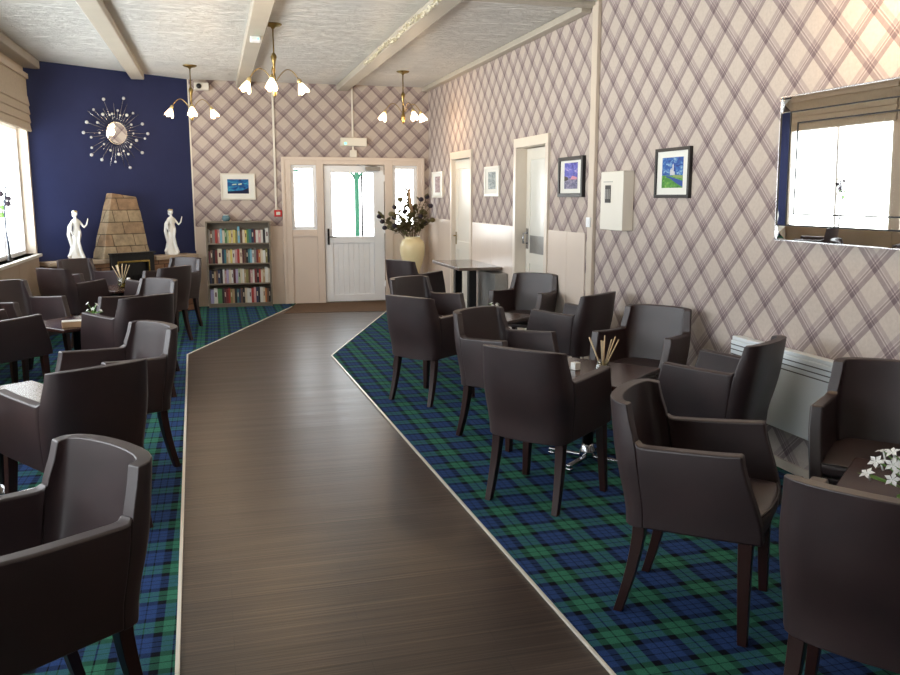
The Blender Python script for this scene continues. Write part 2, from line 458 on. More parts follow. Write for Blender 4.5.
for a, b in WINDOW_BAYS:
    n += 1
    w = bpy.data.objects.new('window_%d' % n, None); COL.objects.link(w); w['kind'] = 'structure'; w.location = (XL - .14, a, 0)
    def fr(bm, L=b - a):
        m = L * 0.52
        box(bm, -.02, .03, 0, .05, WZ0, WZ1); box(bm, -.02, .03, L - .05, L, WZ0, WZ1)
        box(bm, -.02, .03, .05, L - .05, WZ0, WZ0 + .05); box(bm, -.02, .03, .05, L - .05, WZ1 - .05, WZ1)
        box(bm, -.02, .03, m - .025, m + .025, WZ0 + .05, WZ1 - .05)
    obj('window_frame', M_WHITE, fr, w, bevel=0.004)
    bx('pane', M_GLASS, (0, .006, .05, b - a - .05, WZ0 + .05, WZ1 - .05), w)
def blind(a, b, label):
    t = thing('roman_blind', label, 'blind', (XL, a, 0), 0, 'roman blinds above the windows')
    L = b - a
    def f(bm):
        z = 2.36; k = 0
        while z < 2.72:
            slab = [(0.012, z + .12), (0.012, z + .02), (0.030, z), (0.042, z + .012), (0.026, z + .12)]
            for y0, y1 in ((0.0, L),):
                A = [bm.verts.new((x, y0, zz)) for x, zz in slab]; B = [bm.verts.new((x, y1, zz)) for x, zz in slab]
                bm.faces.new(A); bm.faces.new(list(reversed(B)))
                for i in range(5): bm.faces.new((A[(i + 1) % 5], A[i], B[i], B[(i + 1) % 5]))
            z += .10
        box(bm, 0.010, 0.022, 0, L, 2.74, 2.99)
    obj('blind_fabric', M_BLIND, f, t)
    bx('head_rail', M_BEIGE2, (0, .05, 0, L, 2.98, 3.04), t, bevel=.004)
for i, (a, b) in enumerate(WINDOW_BAYS[:4]):
    blind(a - .08, b + .08, ['beige roman blind over the window beside the navy wall', 'beige roman blind over the window seen in the left of the wall mirror',
          'beige roman blind of the third window from the navy wall', 'beige roman blind of the fourth window from the navy wall'][i])

# beams
structure(bx('beam_1', M_BEAM, (-0.99, -0.82, YF, 12.28, ZC - .09, ZC), bevel=0.012))
structure(bx('beam_2', M_BEAM, (0.37, 0.54, YF, YB, ZC - .09, ZC), bevel=0.012))
structure(bx('beam_3', M_BEAM, (1.80, 1.97, YF, YB, ZC - .09, ZC), bevel=0.012))
structure(bx('beam_4', M_BEAM, (XR - .10, XR, 7.0, YB, ZC - .065, ZC), bevel=0.012))
structure(bx('beam_5', M_BEAM, (1.97, XR, 6.86, 7.0, ZC - .03, ZC), bevel=0.006))
structure(bx('beam_6', M_BEAM, (XL, XL + .17, YF, 11.55, ZC - .10, ZC), bevel=0.012))

# entrance: frame, side windows, door
def eframe(bm):
    y0, y1 = YB - .03, YB + .08
    box(bm, 1.0, 1.10, y0, y1, 0, 2.13); box(bm, 1.47, 1.575, y0, y1, 0, 2.13); box(bm, 2.50, 2.62, y0, y1, 0, 2.13); box(bm, 3.0, 3.08, y0, y1, 0, 2.13)
    box(bm, 1.10, 1.47, y0, y1, 2.05, 2.13); box(bm, 1.575, 2.50, y0, y1, 2.06, 2.13); box(bm, 2.62, 3.0, y0, y1, 2.05, 2.13)
    box(bm, 1.565, 1.62, YB + .062, YB + .09, 0, 2.13); box(bm, 2.44, 2.51, YB + .062, YB + .09, 0, 2.13); box(bm, 1.62, 2.44, YB + .062, YB + .09, 2.0, 2.13)
    box(bm, .965, 1.01, y0 - .012, YB, 0, 2.165); box(bm, 3.07, 3.115, y0 - .012, YB, 0, 2.165); box(bm, 1.01, 3.07, y0 - .012, YB - .002, 2.12, 2.165)
    box(bm, 1.10, 1.47, YB - .01, YB + .06, 0, 1.10); box(bm, 2.62, 3.0, YB - .01, YB + .06, 0, 1.10)
    box(bm, 1.10, 1.47, y0, YB - .011, 1.0, 1.04); box(bm, 2.62, 3.0, y0, YB - .011, 1.0, 1.04)
structure(obj('trim_9', M_BEIGE, eframe, bevel=0.004))
def sidelight(name, x0, x1):
    w = bpy.data.objects.new(name, None); COL.objects.link(w); w['kind'] = 'structure'; w.location = (x0, YB, 0)
    L = x1 - x0
    def f(bm):
        box(bm, 0, .05, 0, .05, 1.10, 2.05); box(bm, L - .05, L, 0, .05, 1.10, 2.05); box(bm, .05, L - .05, 0, .05, 1.10, 1.15); box(bm, .05, L - .05, 0, .05, 2.0, 2.05)
    obj('window_frame', M_WHITE, f, w, bevel=0.004)
    bx('pane', M_GLASS, (.05, L - .05, .02, .03, 1.15, 2.0), w)
sidelight('window_7', 1.10, 1.47); sidelight('window_8', 2.62, 3.0)
d = bpy.data.objects.new('door_1', None); COL.objects.link(d); d['kind'] = 'structure'; d.location = (1.585, YB, 0.015)
DW = 0.905
def dleaf(bm):
    box(bm, 0, .115, 0, .06, 0, 2.03); box(bm, DW - .16, DW, 0, .06, 0, 2.03)
    box(bm, .115, DW - .16, 0, .06, 0, .10); box(bm, .115, DW - .16, 0, .06, .88, .98); box(bm, .115, DW - .16, 0, .06, 1.93, 2.03)
    k = 8; w = (DW - .275) / k
    for i in range(k): box(bm, .115 + i * w + .003, .115 + (i + 1) * w - .003, .018, .045, .10, .88)
    box(bm, .115, DW - .16, .030, .050, .10, .88)
obj('door_leaf', M_WHITE, dleaf, d, bevel=0.004)
bx('pane', M_GLASS, (.115, DW - .16, .025, .035, .98, 1.93), d)
def dh(bm):
    box(bm, .035, .065, -.012, 0, .86, 1.10); tube(bm, [(.05, -.012, .98), (.05, -.05, .98), (.16, -.05, .98)], .009)
obj('door_handle', M_BLACKM, dh, d, bevel=.003)
def dclose(bm):
    box(bm, .62, .84, -.055, 0, 1.955, 2.015); tube(bm, [(.80, -.03, 2.015), (.62, -.10, 2.03), (.50, -.02, 2.045)], .008)
obj('door_closer', M_GREYM, dclose, d, bevel=.006)
def hin(bm):
    for z in (.20, 1.02, 1.80): box(bm, DW - .01, DW + .012, -.014, 0, z, z + .10)
obj('hinge', M_WHITE, hin, d, bevel=.003)
structure(bx('trim_10', M_GREYM, (1.575, 2.50, YB - .02, YB + .1, 0, .014)))

# two inner doors in the right wall
def inner_door(name, y0, y1, ztop, frosted):
    W = y1 - y0
    def fr(bm):
        box(bm, XR - .028, XR + .2, y0 - .055, y0 + .02, 0, ztop - .021); box(bm, XR - .028, XR + .2, y1 - .02, y1 + .055, 0, ztop - .021)
        box(bm, XR - .028, XR + .2, y0 - .055, y1 + .055, ztop - .02, ztop + .075)
    structure(obj('trim_11' if frosted else 'trim_12', M_CASING, fr, bevel=0.004))
    d = bpy.data.objects.new(name, None); COL.objects.link(d); d['kind'] = 'structure'; d.location = (XR + (.10 if frosted else .03), y1 - .02, 0.01)
    d.rotation_euler = (0, 0, -PI / 2)
    L = W - .04; H = ztop - .04
    def leaf(bm):
        box(bm, 0, .11, 0, .04, 0, H); box(bm, L - .11, L, 0, .04, 0, H); box(bm, .11, L - .11, 0, .04, 0, .2)
        box(bm, .11, L - .11, 0, .04, .86, .98); box(bm, .11, L - .11, 0, .04, H - .12, H); box(bm, .11, L - .11, .012, .028, .2, .86)
    obj('door_leaf', M_OFFWHITE, leaf, d, bevel=.005)
    bx('door_panel', M_FROST if frosted else M_OFFWHITE, (.11, L - .11, .010, .030, .98, H - .12), d)
    if frosted:
        bx('push_plate', M_GREYM, (.14, L - .10, -.004, 0, .98, 1.17), d, bevel=.001)
        def h(bm):
            box(bm, .03, .09, -.008, 0, 1.02, 1.24); tube(bm, [(.06, -.008, 1.08), (.06, -.05, 1.08), (.06, -.05, 1.19), (.06, -.008, 1.19)], .009)
        obj('door_handle', M_CHROME, h, d)
    else:
        def h(bm):
            box(bm, .03, .07, -.006, 0, .93, 1.10); tube(bm, [(.05, -.006, 1.05), (.05, -.045, 1.05), (.14, -.045, 1.05)], .008)
        obj('door_handle', M_BRASS, h, d)
inner_door('door_2', D2[0], D2[1], 2.13, True)
inner_door('door_3', D1[0], D1[1], 2.11, False)
structure(bx('wall_corridor', M_OFFWHITE, (XR + .2, XR + .24, 7.0, YB, 0, ZC)))

# outside the entrance
structure(bx('ground_outside', M_OUT, (-12, 14, YB + .3, 40, -.15, -.05)))
t = thing('verandah_post', 'teal painted verandah post outside the entrance door', 'post', (2.285, 14.1, -.05))
bx('post', M_TEAL, (-.035, .035, -.035, .035, 0, 2.6), t, bevel=.004)
def brk(bm):
    for s in (-1, 1): tube(bm, [(s * .03, 0, 1.93), (s * .06, 0, 2.0), (s * .14, 0, 2.05), (s * .22, 0, 2.06)], .018, 6)
obj('bracket', M_TEAL, brk, t)
t2 = dup(t, (1.12, 14.1, -.05), 0, 'teal verandah post and bracket outside the narrow left side window')
t = tag(bx('downpipe', M_BLACKM, (2.375, 2.405, 14.2, 14.23, -.05, 2.7)), 'thin grey pole outside the glazed entrance door', 'pole')

# ------------------------------------------------------------------ tub chairs
def smooth01(t): t = max(0, min(1, t)); return t * t * (3 - 2 * t)
def plan_curve(u):
    """outer plan of one side; u 0 = middle of the back, 1 = end of the wing, 2 = front of the arm"""
    back = [(0, -.292), (.07, -.290), (.14, -.282), (.198, -.266), (.236, -.238), (.252, -.203), (.258, -.170)]
    arm = [(.258, -.170), (.264, -.10), (.270, -.01), (.276, .06), (.279, .12), (.280, .175)]
    c, t = (back, u) if u <= 1 else (arm, u - 1)
    f = t * (len(c) - 1); i = min(int(f), len(c) - 2); f -= i
    return Vector((c[i][0] * (1 - f) + c[i + 1][0] * f, c[i][1] * (1 - f) + c[i + 1][1] * f))
def shell(bm, us, sgns, top, thick, zb=.378, nz=8):
    pts = []
    for u, s in zip(us, sgns):
        p = plan_curve(u); e = 0.002
        q = plan_curve(min(2, u + e)) - plan_curve(max(0, u - e))
        nrm = Vector((-q.y, q.x)).normalized()
        if nrm.dot(p - Vector((0, -.05))) < 0: nrm = -nrm
        if u == 0: nrm = Vector((0, -1))
        pts.append((Vector((p.x * s, p.y)), Vector((nrm.x * s, nrm.y)), u))
    O, I = [], []
    for (p, nr, u) in pts:
        zt = top(u); ro, ri = [], []; zb = .352 + .010 * u + .011 * max(0, u - 1)
        for k in range(nz + 1):
            f = k / nz
            z = zb + (zt - zb) * f
            th = thick * (1.0 if u <= 1 else 1.05)
            sc_ = 0.91 + 0.09 * smooth01((z - zb) / .34)
            lean = -.055 * max(0, (z - .45) / .36) * (1 - smooth01(u - .9)) + .03 * (1 - smooth01((z - zb) / .3)) * (1 - smooth01(u))
            fr = max(0, u - 1) * .085 * (1 - smooth01((z - zb) / .36))
            bul = .006 * math.sin(PI * f)
            if u <= 1:
                wg = smooth01((u - .62) / .38) * smooth01((z - .66) / .17)
                lean -= .020 * wg; inx = 1 - .05 * smooth01((z - .45) / .39) - .03 * wg
            else: inx = 1
            q = Vector((p.x * sc_ * inx, p.y + lean + fr)) + nr * bul
            qi = q - nr * th
            ro.append(bm.verts.new((q.x, q.y, z))); ri.append(bm.verts.new((qi.x, qi.y, z)))
        O.append(ro); I.append(ri)
    n = len(pts)
    for i in range(n - 1):
        for k in range(nz):
            bm.faces.new((O[i][k], O[i + 1][k], O[i + 1][k + 1], O[i][k + 1]))
            bm.faces.new((I[i + 1][k], I[i][k], I[i][k + 1], I[i + 1][k + 1]))
        bm.faces.new((O[i][nz], O[i + 1][nz], I[i + 1][nz], I[i][nz]))
        bm.faces.new((O[i + 1][0], O[i][0], I[i][0], I[i + 1][0]))
    for k in range(nz):
        bm.faces.new((O[0][k + 1], O[0][k], I[0][k], I[0][k + 1]))
        bm.faces.new((O[-1][k], O[-1][k + 1], I[-1][k + 1], I[-1][k]))
def back_fn(bm):
    us = [1, .96, .85, .7, .55, .4, .25, .1, 0, .1, .25, .4, .55, .7, .85, .96, 1]
    sg = [-1] * 9 + [1] * 8
    shell(bm, us, sg, lambda u: .845 - .012 * u * u, .048)
def arm_fn(s):
    def f(bm):
        us = [.985, 1.03, 1.07, 1.12, 1.2, 1.35, 1.5, 1.65, 1.8, 1.92, 2.0]
        def top(u):
            v = u - .985
            return .680 + .020 * math.exp(-v / .03) + .026 * v
        shell(bm, us, [s] * len(us), top, .052)
    return f
def cushion(z0, z1, y1, wf, bulge=.0):
    def f(bm):
        nx, ny = 8, 8
        def grid(z, top):
            g = []
            for j in range(ny + 1):
                v = j / ny; y = -.235 + (y1 + .235) * v
                w = .20 + (wf - .20) * smooth01(v * 1.6)
                if v < .25: w *= .80 + .20 * smooth01(v / .25)
                row = []
                for i in range(nx + 1):
                    u = -1 + 2 * i / nx
                    yy = y + (.02 * (1 - u * u) if j == ny else 0)
                    zz = z + (bulge * (1 - u ** 4) * (1 - (2 * v - 1) ** 4) if top else 0)
                    row.append(bm.verts.new((u * w, yy, zz)))
                g.append(row)
            return g
        a, b = grid(z0, False), grid(z1, True)
        for j in range(ny):
            for i in range(nx):
                bm.faces.new((a[j][i], a[j + 1][i], a[j + 1][i + 1], a[j][i + 1]))
                bm.faces.new((b[j][i], b[j][i + 1], b[j + 1][i + 1], b[j + 1][i]))
        for i in range(nx):
            bm.faces.new((a[0][i], a[0][i + 1], b[0][i + 1], b[0][i])); bm.faces.new((a[ny][i + 1], a[ny][i], b[ny][i], b[ny][i + 1]))
        for j in range(ny):
            bm.faces.new((a[j + 1][0], a[j][0], b[j][0], b[j + 1][0])); bm.faces.new((a[j][nx], a[j + 1][nx], b[j + 1][nx], b[j][nx]))
    return f
def leg_fn(x, y, dx, dy, t0=.023, t1=.015, bend=.0):
    def f(bm):
        rings = []
        for k in range(7):
            q = k / 6; z = .385 * (1 - q)
            cx = x + dx * q; cyy = y + dy * q ** 1.4 + bend * math.sin(PI * q); r = t0 + (t1 - t0) * q
            rings.append([bm.verts.new((cx + a * r, cyy + b * r, z)) for a, b in ((-1, -1), (1, -1), (1, 1), (-1, 1))])
        for k in range(6):
            for i in range(4): bm.faces.new((rings[k][i], rings[k + 1][i], rings[k + 1][(i + 1) % 4], rings[k][(i + 1) % 4]))
        bm.faces.new(rings[0]); bm.faces.new(list(reversed(rings[-1])))
    return f
def make_chair(label):
    t = thing('tub_chair', label, 'chair')
    obj('backrest', M_LEATHER, back_fn, t, bevel=.018, seg=4)
    for s in (-1, 1): obj('armrest', M_LEATHER, arm_fn(s), t, bevel=.015, seg=4)
    c = obj('seat', M_LEATHER, cushion(.418, .478, .250, .222, .014), t, bevel=.022, seg=3)
    obj('piping', M_SEAM, lambda bm: tube(bm, [(-.214, .242, .474), (-.1, .263, .478), (0, .268, .479), (.1, .263, .478), (.214, .242, .474)], .004, 6), c)
    obj('seat_rail', M_LEATHER, cushion(.380, .416, .235, .222), t, bevel=.010, seg=2)
    for s in (-1, 1):
        obj('leg', M_LEG, leg_fn(s * .222, .200, s * .023, .012, .025, .017), t, bevel=.003)
        obj('leg', M_LEG, leg_fn(s * .185, -.190, s * .014, -.072, .024, .017, .004), t, bevel=.003)
    return t
CH = [  # x, y, facing (degrees), label, group
 (1.78, 2.76, -43.7, 'brown leather tub chair nearest the walkway, at front right, showing all four legs', 1),
 (2.76, 2.93, -135, 'brown leather tub chair in front of the wall heater, behind the white flowers', 1),
 (1.84, 1.88, 36, 'brown leather tub chair cut off by the bottom right corner of the photo', 1),
 (1.67, 4.1, 39.5, 'brown leather tub chair with its back turned, nearest the walkway edge beside the reed diffuser', 2),
 (1.83, 5.18, -59, 'brown leather tub chair directly behind the one with its back turned, half hidden by it', 2),
 (2.71, 5.02, -141.5, 'brown leather tub chair against the plaid wall below the castle picture', 2),
 (2.63, 4.04, 125.7, 'brown leather tub chair with tall dark back overlapping the far end of the wall heater', 2),
 (1.62, 6.42, 35.5, 'brown leather tub chair standing alone by the bend of the right walkway edge', 3),
 (1.87, 7.52, -60.4, 'brown leather tub chair just behind the lone one by the walkway bend', 3),
 (2.82, 7.58, -136, 'brown leather tub chair facing the room below the white inner door', 3),
 (2.72, 6.27, 125.4, 'brown leather tub chair turned from the camera beside the beige pillar', 3),
 (2.33, 10.0, 31.5, 'brown leather tub chair farthest back, below the cream vase at the high table', 4),
 (-0.58, 2.50, -142, 'large brown leather tub chair at the bottom left corner, lit inner back', 5),
 (-0.69, 4.26, 125, 'brown leather tub chair on the left with its dark back turned, behind the corner chair', 6),
 (-0.61, 5.13, -146, 'brown leather tub chair with pale shining inner back beside the left walkway edge', 6),
 (-1.62, 7.08, 41, 'dark brown leather tub chair at the left photo edge beside the table with wooden box', 7),
 (-0.7, 7.05, 130, 'brown leather tub chair with lit left arm right of the table with wooden box', 7),
 (-0.72, 8.01, -137, 'brown leather tub chair with shining inner back just in front of the diffuser table', 7),
 (-1.64, 8.15, -38.5, 'brown leather tub chair under the window sill at the left edge, facing right', 7),
 (-1.5, 9.91, 50, 'brown leather tub chair with lit outer back beside the sill panelling corner', 8),
 (-0.64, 9.79, 139, 'brown leather tub chair with dark back in front of the brick hearth end', 8),
 (-0.54, 10.75, -130, 'brown leather tub chair farthest right before the hearth, next to the bookcase', 8),
 (-1.47, 10.88, -45, 'brown leather tub chair in front of the hearth below the left statue', 8),
]
GN = {1: 'tub chairs round the front right table', 2: 'tub chairs round the diffuser table on the right', 3: 'tub chairs round the third right table', 4: 'tub chairs at the high table',
      5: 'tub chairs round the front left table', 6: 'tub chairs round the second left table', 7: 'tub chairs round the left table with wooden box', 8: 'tub chairs round the table before the hearth'}
chair0 = make_chair(CH[0][3]); chair0['group'] = GN[1]
for i, (x, y, a, lab, g) in enumerate(CH):
    rz = R(a - 90)
    if i == 0: chair0.location = (x, y, .006); chair0.rotation_euler = (0, 0, rz)
    else: dup(chair0, (x, y, .006), rz, lab, GN[g])

# ------------------------------------------------------------------ low tables
TZ = .56
def make_table(label):
    t = thing('pedestal_table', label, 'table')
    bx('tabletop', M_TABLE, (-.32, .32, -.32, .32, TZ - .03, TZ), t, bevel=.006)
    obj('pole', M_BLACKM, lambda bm: lathe(bm, [(.034, .05), (.034, TZ - .045), (.09, TZ - .04), (.09, TZ - .032)], 16), t)
    obj('collar', M_CHROME, lambda bm: lathe(bm, [(.05, .03), (.05, .07), (.038, .09), (.036, .11)], 16), t)
    for k in range(4):
        a = k * PI / 2
        def f(bm):
            box(bm, .03, .26, -.016, .016, .018, .040); box(bm, .22, .26, -.018, .018, 0, .018)
        obj('foot', M_CHROME, f, t, rot=(0, 0, a), bevel=.006)
    return t
TB = [(2.13, 4.57, 40, 'square dark pedestal table carrying the reed diffuser by the plaid wall', 0),
      (2.40, 2.27, 40, 'square dark pedestal table with white flowers at the bottom right', 0),
      (2.24, 6.96, 40, 'square dark pedestal table with small white flower bunch near the pillar', 0),
      (-1.15, 7.54, 42, 'square brown pedestal table carrying the wooden box on the left', 0),
      (-1.06, 10.33, 42, 'square pedestal table with reed diffuser before the fireplace', 0),
      (-1.12, 4.72, 35, 'square pedestal table reflecting the window at the left photo edge', 0),
      (-1.25, 2.05, 40, 'square pedestal table in front of the bottom left corner chair', 0)]
tab0 = make_table(TB[0][3]); tab0['group'] = 'square pedestal tables'
for i, (x, y, a, lab, _) in enumerate(TB):
    if i == 0: tab0.location = (x, y, .006); tab0.rotation_euler = (0, 0, R(a))
    else: dup(tab0, (x, y, .006), R(a), lab, 'square pedestal tables')
TT = TZ + .006

# high table by the right wall and the grey heater under it
t = thing('high_table', 'long grey-brown laminate table on black posts against the beige dado', 'table', (2.90, 9.85, 0.006))
bx('tabletop', M_TABLE2, (-.25, .27, -.62, .62, .75, .785), t, bevel=.004)
for y in (-.30, .30):
    obj('pedestal', M_BLACK, lambda bm, y=y: (box(bm, -.045, .045, y - .045, y + .045, .03, .75), box(bm, -.2, .2, y - .04, y + .04, 0, .03)), t, bevel=.004)
tag(bx('grey_cabinet', M_GREYM, (3.02, 3.174, 9.05, 9.68, .006, .73), bevel=.006), 'grey brushed metal cabinet under the end of the high table', 'cabinet')

# ------------------------------------------------------------------ reed diffusers, flowers, table things
def diffuser(loc, label, s=1.0, seed=1):
    rnd = random.Random(seed)
    t = thing('reed_diffuser', label, 'diffuser', loc, 0, 'reed diffusers on the tables')
    obj('jar', M_JAR, lambda bm: lathe(bm, [(.034 * s, 0), (.042 * s, .01), (.043 * s, .05 * s), (.034 * s, .075 * s), (.030 * s, .085 * s), (.033 * s, .095 * s)], 20), t)
    obj('oil', M_OIL, lambda bm: lathe(bm, [(.034 * s, .004), (.039 * s, .012), (.039 * s, .04 * s)], 20), t)
    for k in range(8):
        a = k * 2.4 + rnd.random(); sp = .035 + .04 * rnd.random()
        x0, y0 = -.015 * math.cos(a), -.015 * math.sin(a)
        obj('reed', M_REED, lambda bm: tube(bm, [(x0, y0, .01), (math.cos(a) * sp * 1.25 * s, math.sin(a) * sp * s, .215 * s - .02 * rnd.random())], .0032 * s, 6), t)
    return t
diffuser((2.10, 4.33, TT), 'glass reed diffuser with pale sticks on the table by the plaid wall', 1.15, 3)
diffuser((-1.05, 10.28, TT), 'reed diffuser with cream sticks on the table before the fireplace', 1.25, 5)

def flower(bm, c, r, d, mi=0):
    d = Vector(d).normalized(); u = d.orthogonal().normalized(); w = d.cross(u); c = Vector(c)
    for k in range(5):
        a = 2 * PI * k / 5 + c.x * 50
        e = u * math.cos(a) + w * math.sin(a); s = d.cross(e)
        p = [c, c + e * r * .5 + s * r * .28 + d * r * .15, c + e * r + d * r * .05, c + e * r * .5 - s * r * .28 + d * r * .15]
        v = [bm.verts.new(q) for q in p]; f = bm.faces.new(v); f.material_index = mi
        v2 = [bm.verts.new(q - d * .0015) for q in p]; f = bm.faces.new(list(reversed(v2))); f.material_index = mi
    tube(bm, [c - d * r * 1.1, c], r * .13, 6, mi)
def leaf(bm, a, b, w, mi=0):
    a, b = Vector(a), Vector(b); d = (b - a); s = d.cross(Vector((0, 0, 1)))
    s = s.normalized() * w if s.length > 1e-5 else Vector((w, 0, 0)); up = Vector((0, 0, w * .3))
    L = [a, a + d * .3 + s * .8 + up, a + d * .6 + s + up, b, a + d * .6 - s + up, a + d * .3 - s * .8 + up]; m1 = a + d * .45
    vs_ = [bm.verts.new(p) for p in L]; c = bm.verts.new(m1)
    for i in range(6): bm.faces.new((vs_[i], vs_[(i + 1) % 6], c)).material_index = mi
def bouquet(loc, label, n, spread, h, fr, seed, group='white artificial flowers'):
    rnd = random.Random(seed)
    t = thing('flower_arrangement', label, 'flowers', loc, 0, group)
    obj('pot', M_PORC, lambda bm: lathe(bm, [(.028, 0), (.036, .02), (.038, .05), (.032, .06)], 16), t)
    S = bmesh.new(); heads = []
    for k in range(n):
        a = 2 * PI * k / n * 1.6 + rnd.random(); q = .35 + .65 * rnd.random()
        tip = Vector((math.cos(a) * spread * q, math.sin(a) * spread * q, h * (.55 + .45 * rnd.random()) + .04 - .3 * h * q))
        tube(S, [(0, 0, .04), (tip.x * .4, tip.y * .4, tip.z * .75), tip], .0022, 5)
        heads.append((tip, Vector((math.cos(a) * .6, math.sin(a) * .6 - .4, .7))))
    mk('stems', S, M_GREEN, t)
    for tip, dr in heads:
        obj('flower_head', M_PETAL, lambda bm: flower(bm, tip, fr, dr), t)
    def lv(bm):
        for k in range(7):
            a = k * .9 + rnd.random(); r0 = spread * .3; r1 = spread * (.7 + .5 * rnd.random())
            leaf(bm, (math.cos(a) * r0, math.sin(a) * r0, .06), (math.cos(a) * r1, math.sin(a) * r1, .05 + .06 * rnd.random()), fr * .55)
    obj('leaves', M_GREEN, lv, t)
    return t
bouquet((2.22, 2.19, TT), 'white star shaped flowers with green leaves on the bottom right table', 26, .16, .19, .028, 4)
bouquet((2.38, 7.12, TT), 'low white flower bunch on the table near the beige pillar', 9, .06, .06, .02, 5)
bouquet((-1.16, 4.60, TT), 'white flowers cut by the left photo edge on the second left table', 9, .07, .12, .024, 6)
bouquet((-1.02, 7.58, TT), 'small white and tan flowers beside the wooden box on the left table', 7, .07, .13, .018, 7)
t = thing('wooden_box', 'pale wooden menu box lying on the left brown table', 'box', (-1.13, 7.26, TT), R(10))
bx('box_body', M_WOODL, (-.085, .085, -.045, .045, 0, .045), t, bevel=.004)
bx('box_lid', M_OFFWHITE, (-.083, .083, -.043, .043, .045, .050), t)
for x, y, lab in ((1.94, 4.50, 'white square candle pot nearer the walkway on the diffuser table'), (2.06, 4.62, 'white square candle pot beyond its twin on the diffuser table')):
    tt = thing('candle_pot', lab, 'candle', (x, y, TT), .3, 'white candle pots')
    bx('pot', M_PORC, (-.022, .022, -.022, .022, 0, .045), tt, bevel=.004)
    obj('wick', M_BLACK, lambda bm: tube(bm, [(0, 0, .045), (0, 0, .055)], .0015, 5), tt)
tt = thing('pillar_candle', 'small white candle on the table before the fireplace', 'candle', (-.98, 10.25, TT))
obj('wax', M_PORC, lambda bm: lathe(bm, [(.02, 0), (.02, .11), (.012, .115)], 12), tt)
obj('wick', M_BLACK, lambda bm: tube(bm, [(0, 0, .115), (0, 0, .125)], .0015, 5), tt)

# ------------------------------------------------------------------ bookcase and books
BX, BY = -0.135, 12.60
t = thing('bookcase', 'grey-brown wooden bookcase full of books against the back wall', 'bookcase', (BX, BY, .006))
BWD, BH, BD = .905, 1.235, .175
LV = [.055, .345, .635, .925]
for x in (0, BWD - .022): bx('side_panel', M_SHELF, (x, x + .022, 0, BD, 0, BH - .022), t, bevel=.002)
bx('top_panel', M_SHELF, (-.004, BWD + .004, -.004, BD, BH - .022, BH), t, bevel=.002)
bx('back_panel', M_SHELF, (.022, BWD - .022, BD - .01, BD, .0, BH - .022), t)
for z in LV: bx('shelf', M_SHELF, (.022, BWD - .022, 0, BD - .011, z - .02, z), t, bevel=.001)
bx('plinth', M_SHELF, (.022, BWD - .022, .01, .03, 0, .035), t)
C = {'grey': (120, 118, 112), 'brown': (92, 62, 46), 'black': (26, 24, 28), 'red': (176, 44, 40), 'pale blue': (112, 178, 206), 'cream': (222, 210, 184), 'green': (70, 128, 74),
     'yellow': (222, 202, 104), 'teal': (48, 110, 122), 'navy': (34, 40, 72), 'dark red': (112, 32, 34), 'white': (226, 226, 220), 'pink': (204, 150, 150), 'lilac': (176, 162, 200),
     'tan': (176, 146, 106), 'orange': (190, 104, 48), 'olive': (128, 122, 66), 'lavender': (150, 150, 200), 'maroon': (80, 30, 40), 'pale green': (168, 190, 150)}
BM = {k: material('book_' + k.replace(' ', '_'), rgb(*[q * .78 + 34 for q in v]), .55, spec=.3) for k, v in C.items()}
M_PAGE = material('book_pages', rgb(222, 214, 196), .9)
SH = [
 ('bottom', ['lavender*', 'white*', 'green*', 'black', 'maroon', 'dark red', 'red', 'olive', 'tan', 'black', 'teal', 'navy', 'brown', 'black', 'cream', 'white', 'white', 'red', 'pink', 'navy', 'black', 'white*', 'cream', 'orange', 'brown', 'black']),
 ('second lowest', ['navy', 'black', 'tan', 'brown', 'navy', 'black', 'white', 'pink', 'lilac', 'cream', 'white', 'maroon', 'lilac', 'pale green', 'cream', 'white', 'tan', 'olive', 'brown', 'pink', 'white', 'dark red', 'black', 'red', 'cream', 'tan', 'white*', 'cream']),
 ('second highest', ['maroon', 'brown', 'black', 'dark red', 'cream*', 'navy', 'teal', 'tan', 'cream', 'yellow', 'white', 'pink', 'red', 'cream', 'maroon', 'brown', 'black', 'teal', 'pale blue', 'white', 'grey', 'dark red', 'orange', 'cream', 'white', 'olive', 'black']),
 ('top', ['grey', 'brown', 'grey', 'red', 'pink', 'pale blue', 'cream', 'green', 'pale green', 'yellow', 'cream', 'yellow', 'olive', 'pale blue!', 'brown', 'cream', 'yellow', 'green', 'teal', 'navy', 'dark red', 'white', 'pink', 'white', 'black', 'white*'])]
ORD = ['first', 'second', 'third', 'fourth', 'fifth', 'sixth', 'seventh', 'eighth', 'ninth', 'tenth', 'eleventh', 'twelfth', 'thirteenth', 'fourteenth', 'fifteenth', 'sixteenth', 'seventeenth',
       'eighteenth', 'nineteenth', 'twentieth', 'twenty-first', 'twenty-second', 'twenty-third', 'twenty-fourth', 'twenty-fifth', 'twenty-sixth', 'twenty-seventh', 'twenty-eighth', 'twenty-ninth']
rnd = random.Random(11)
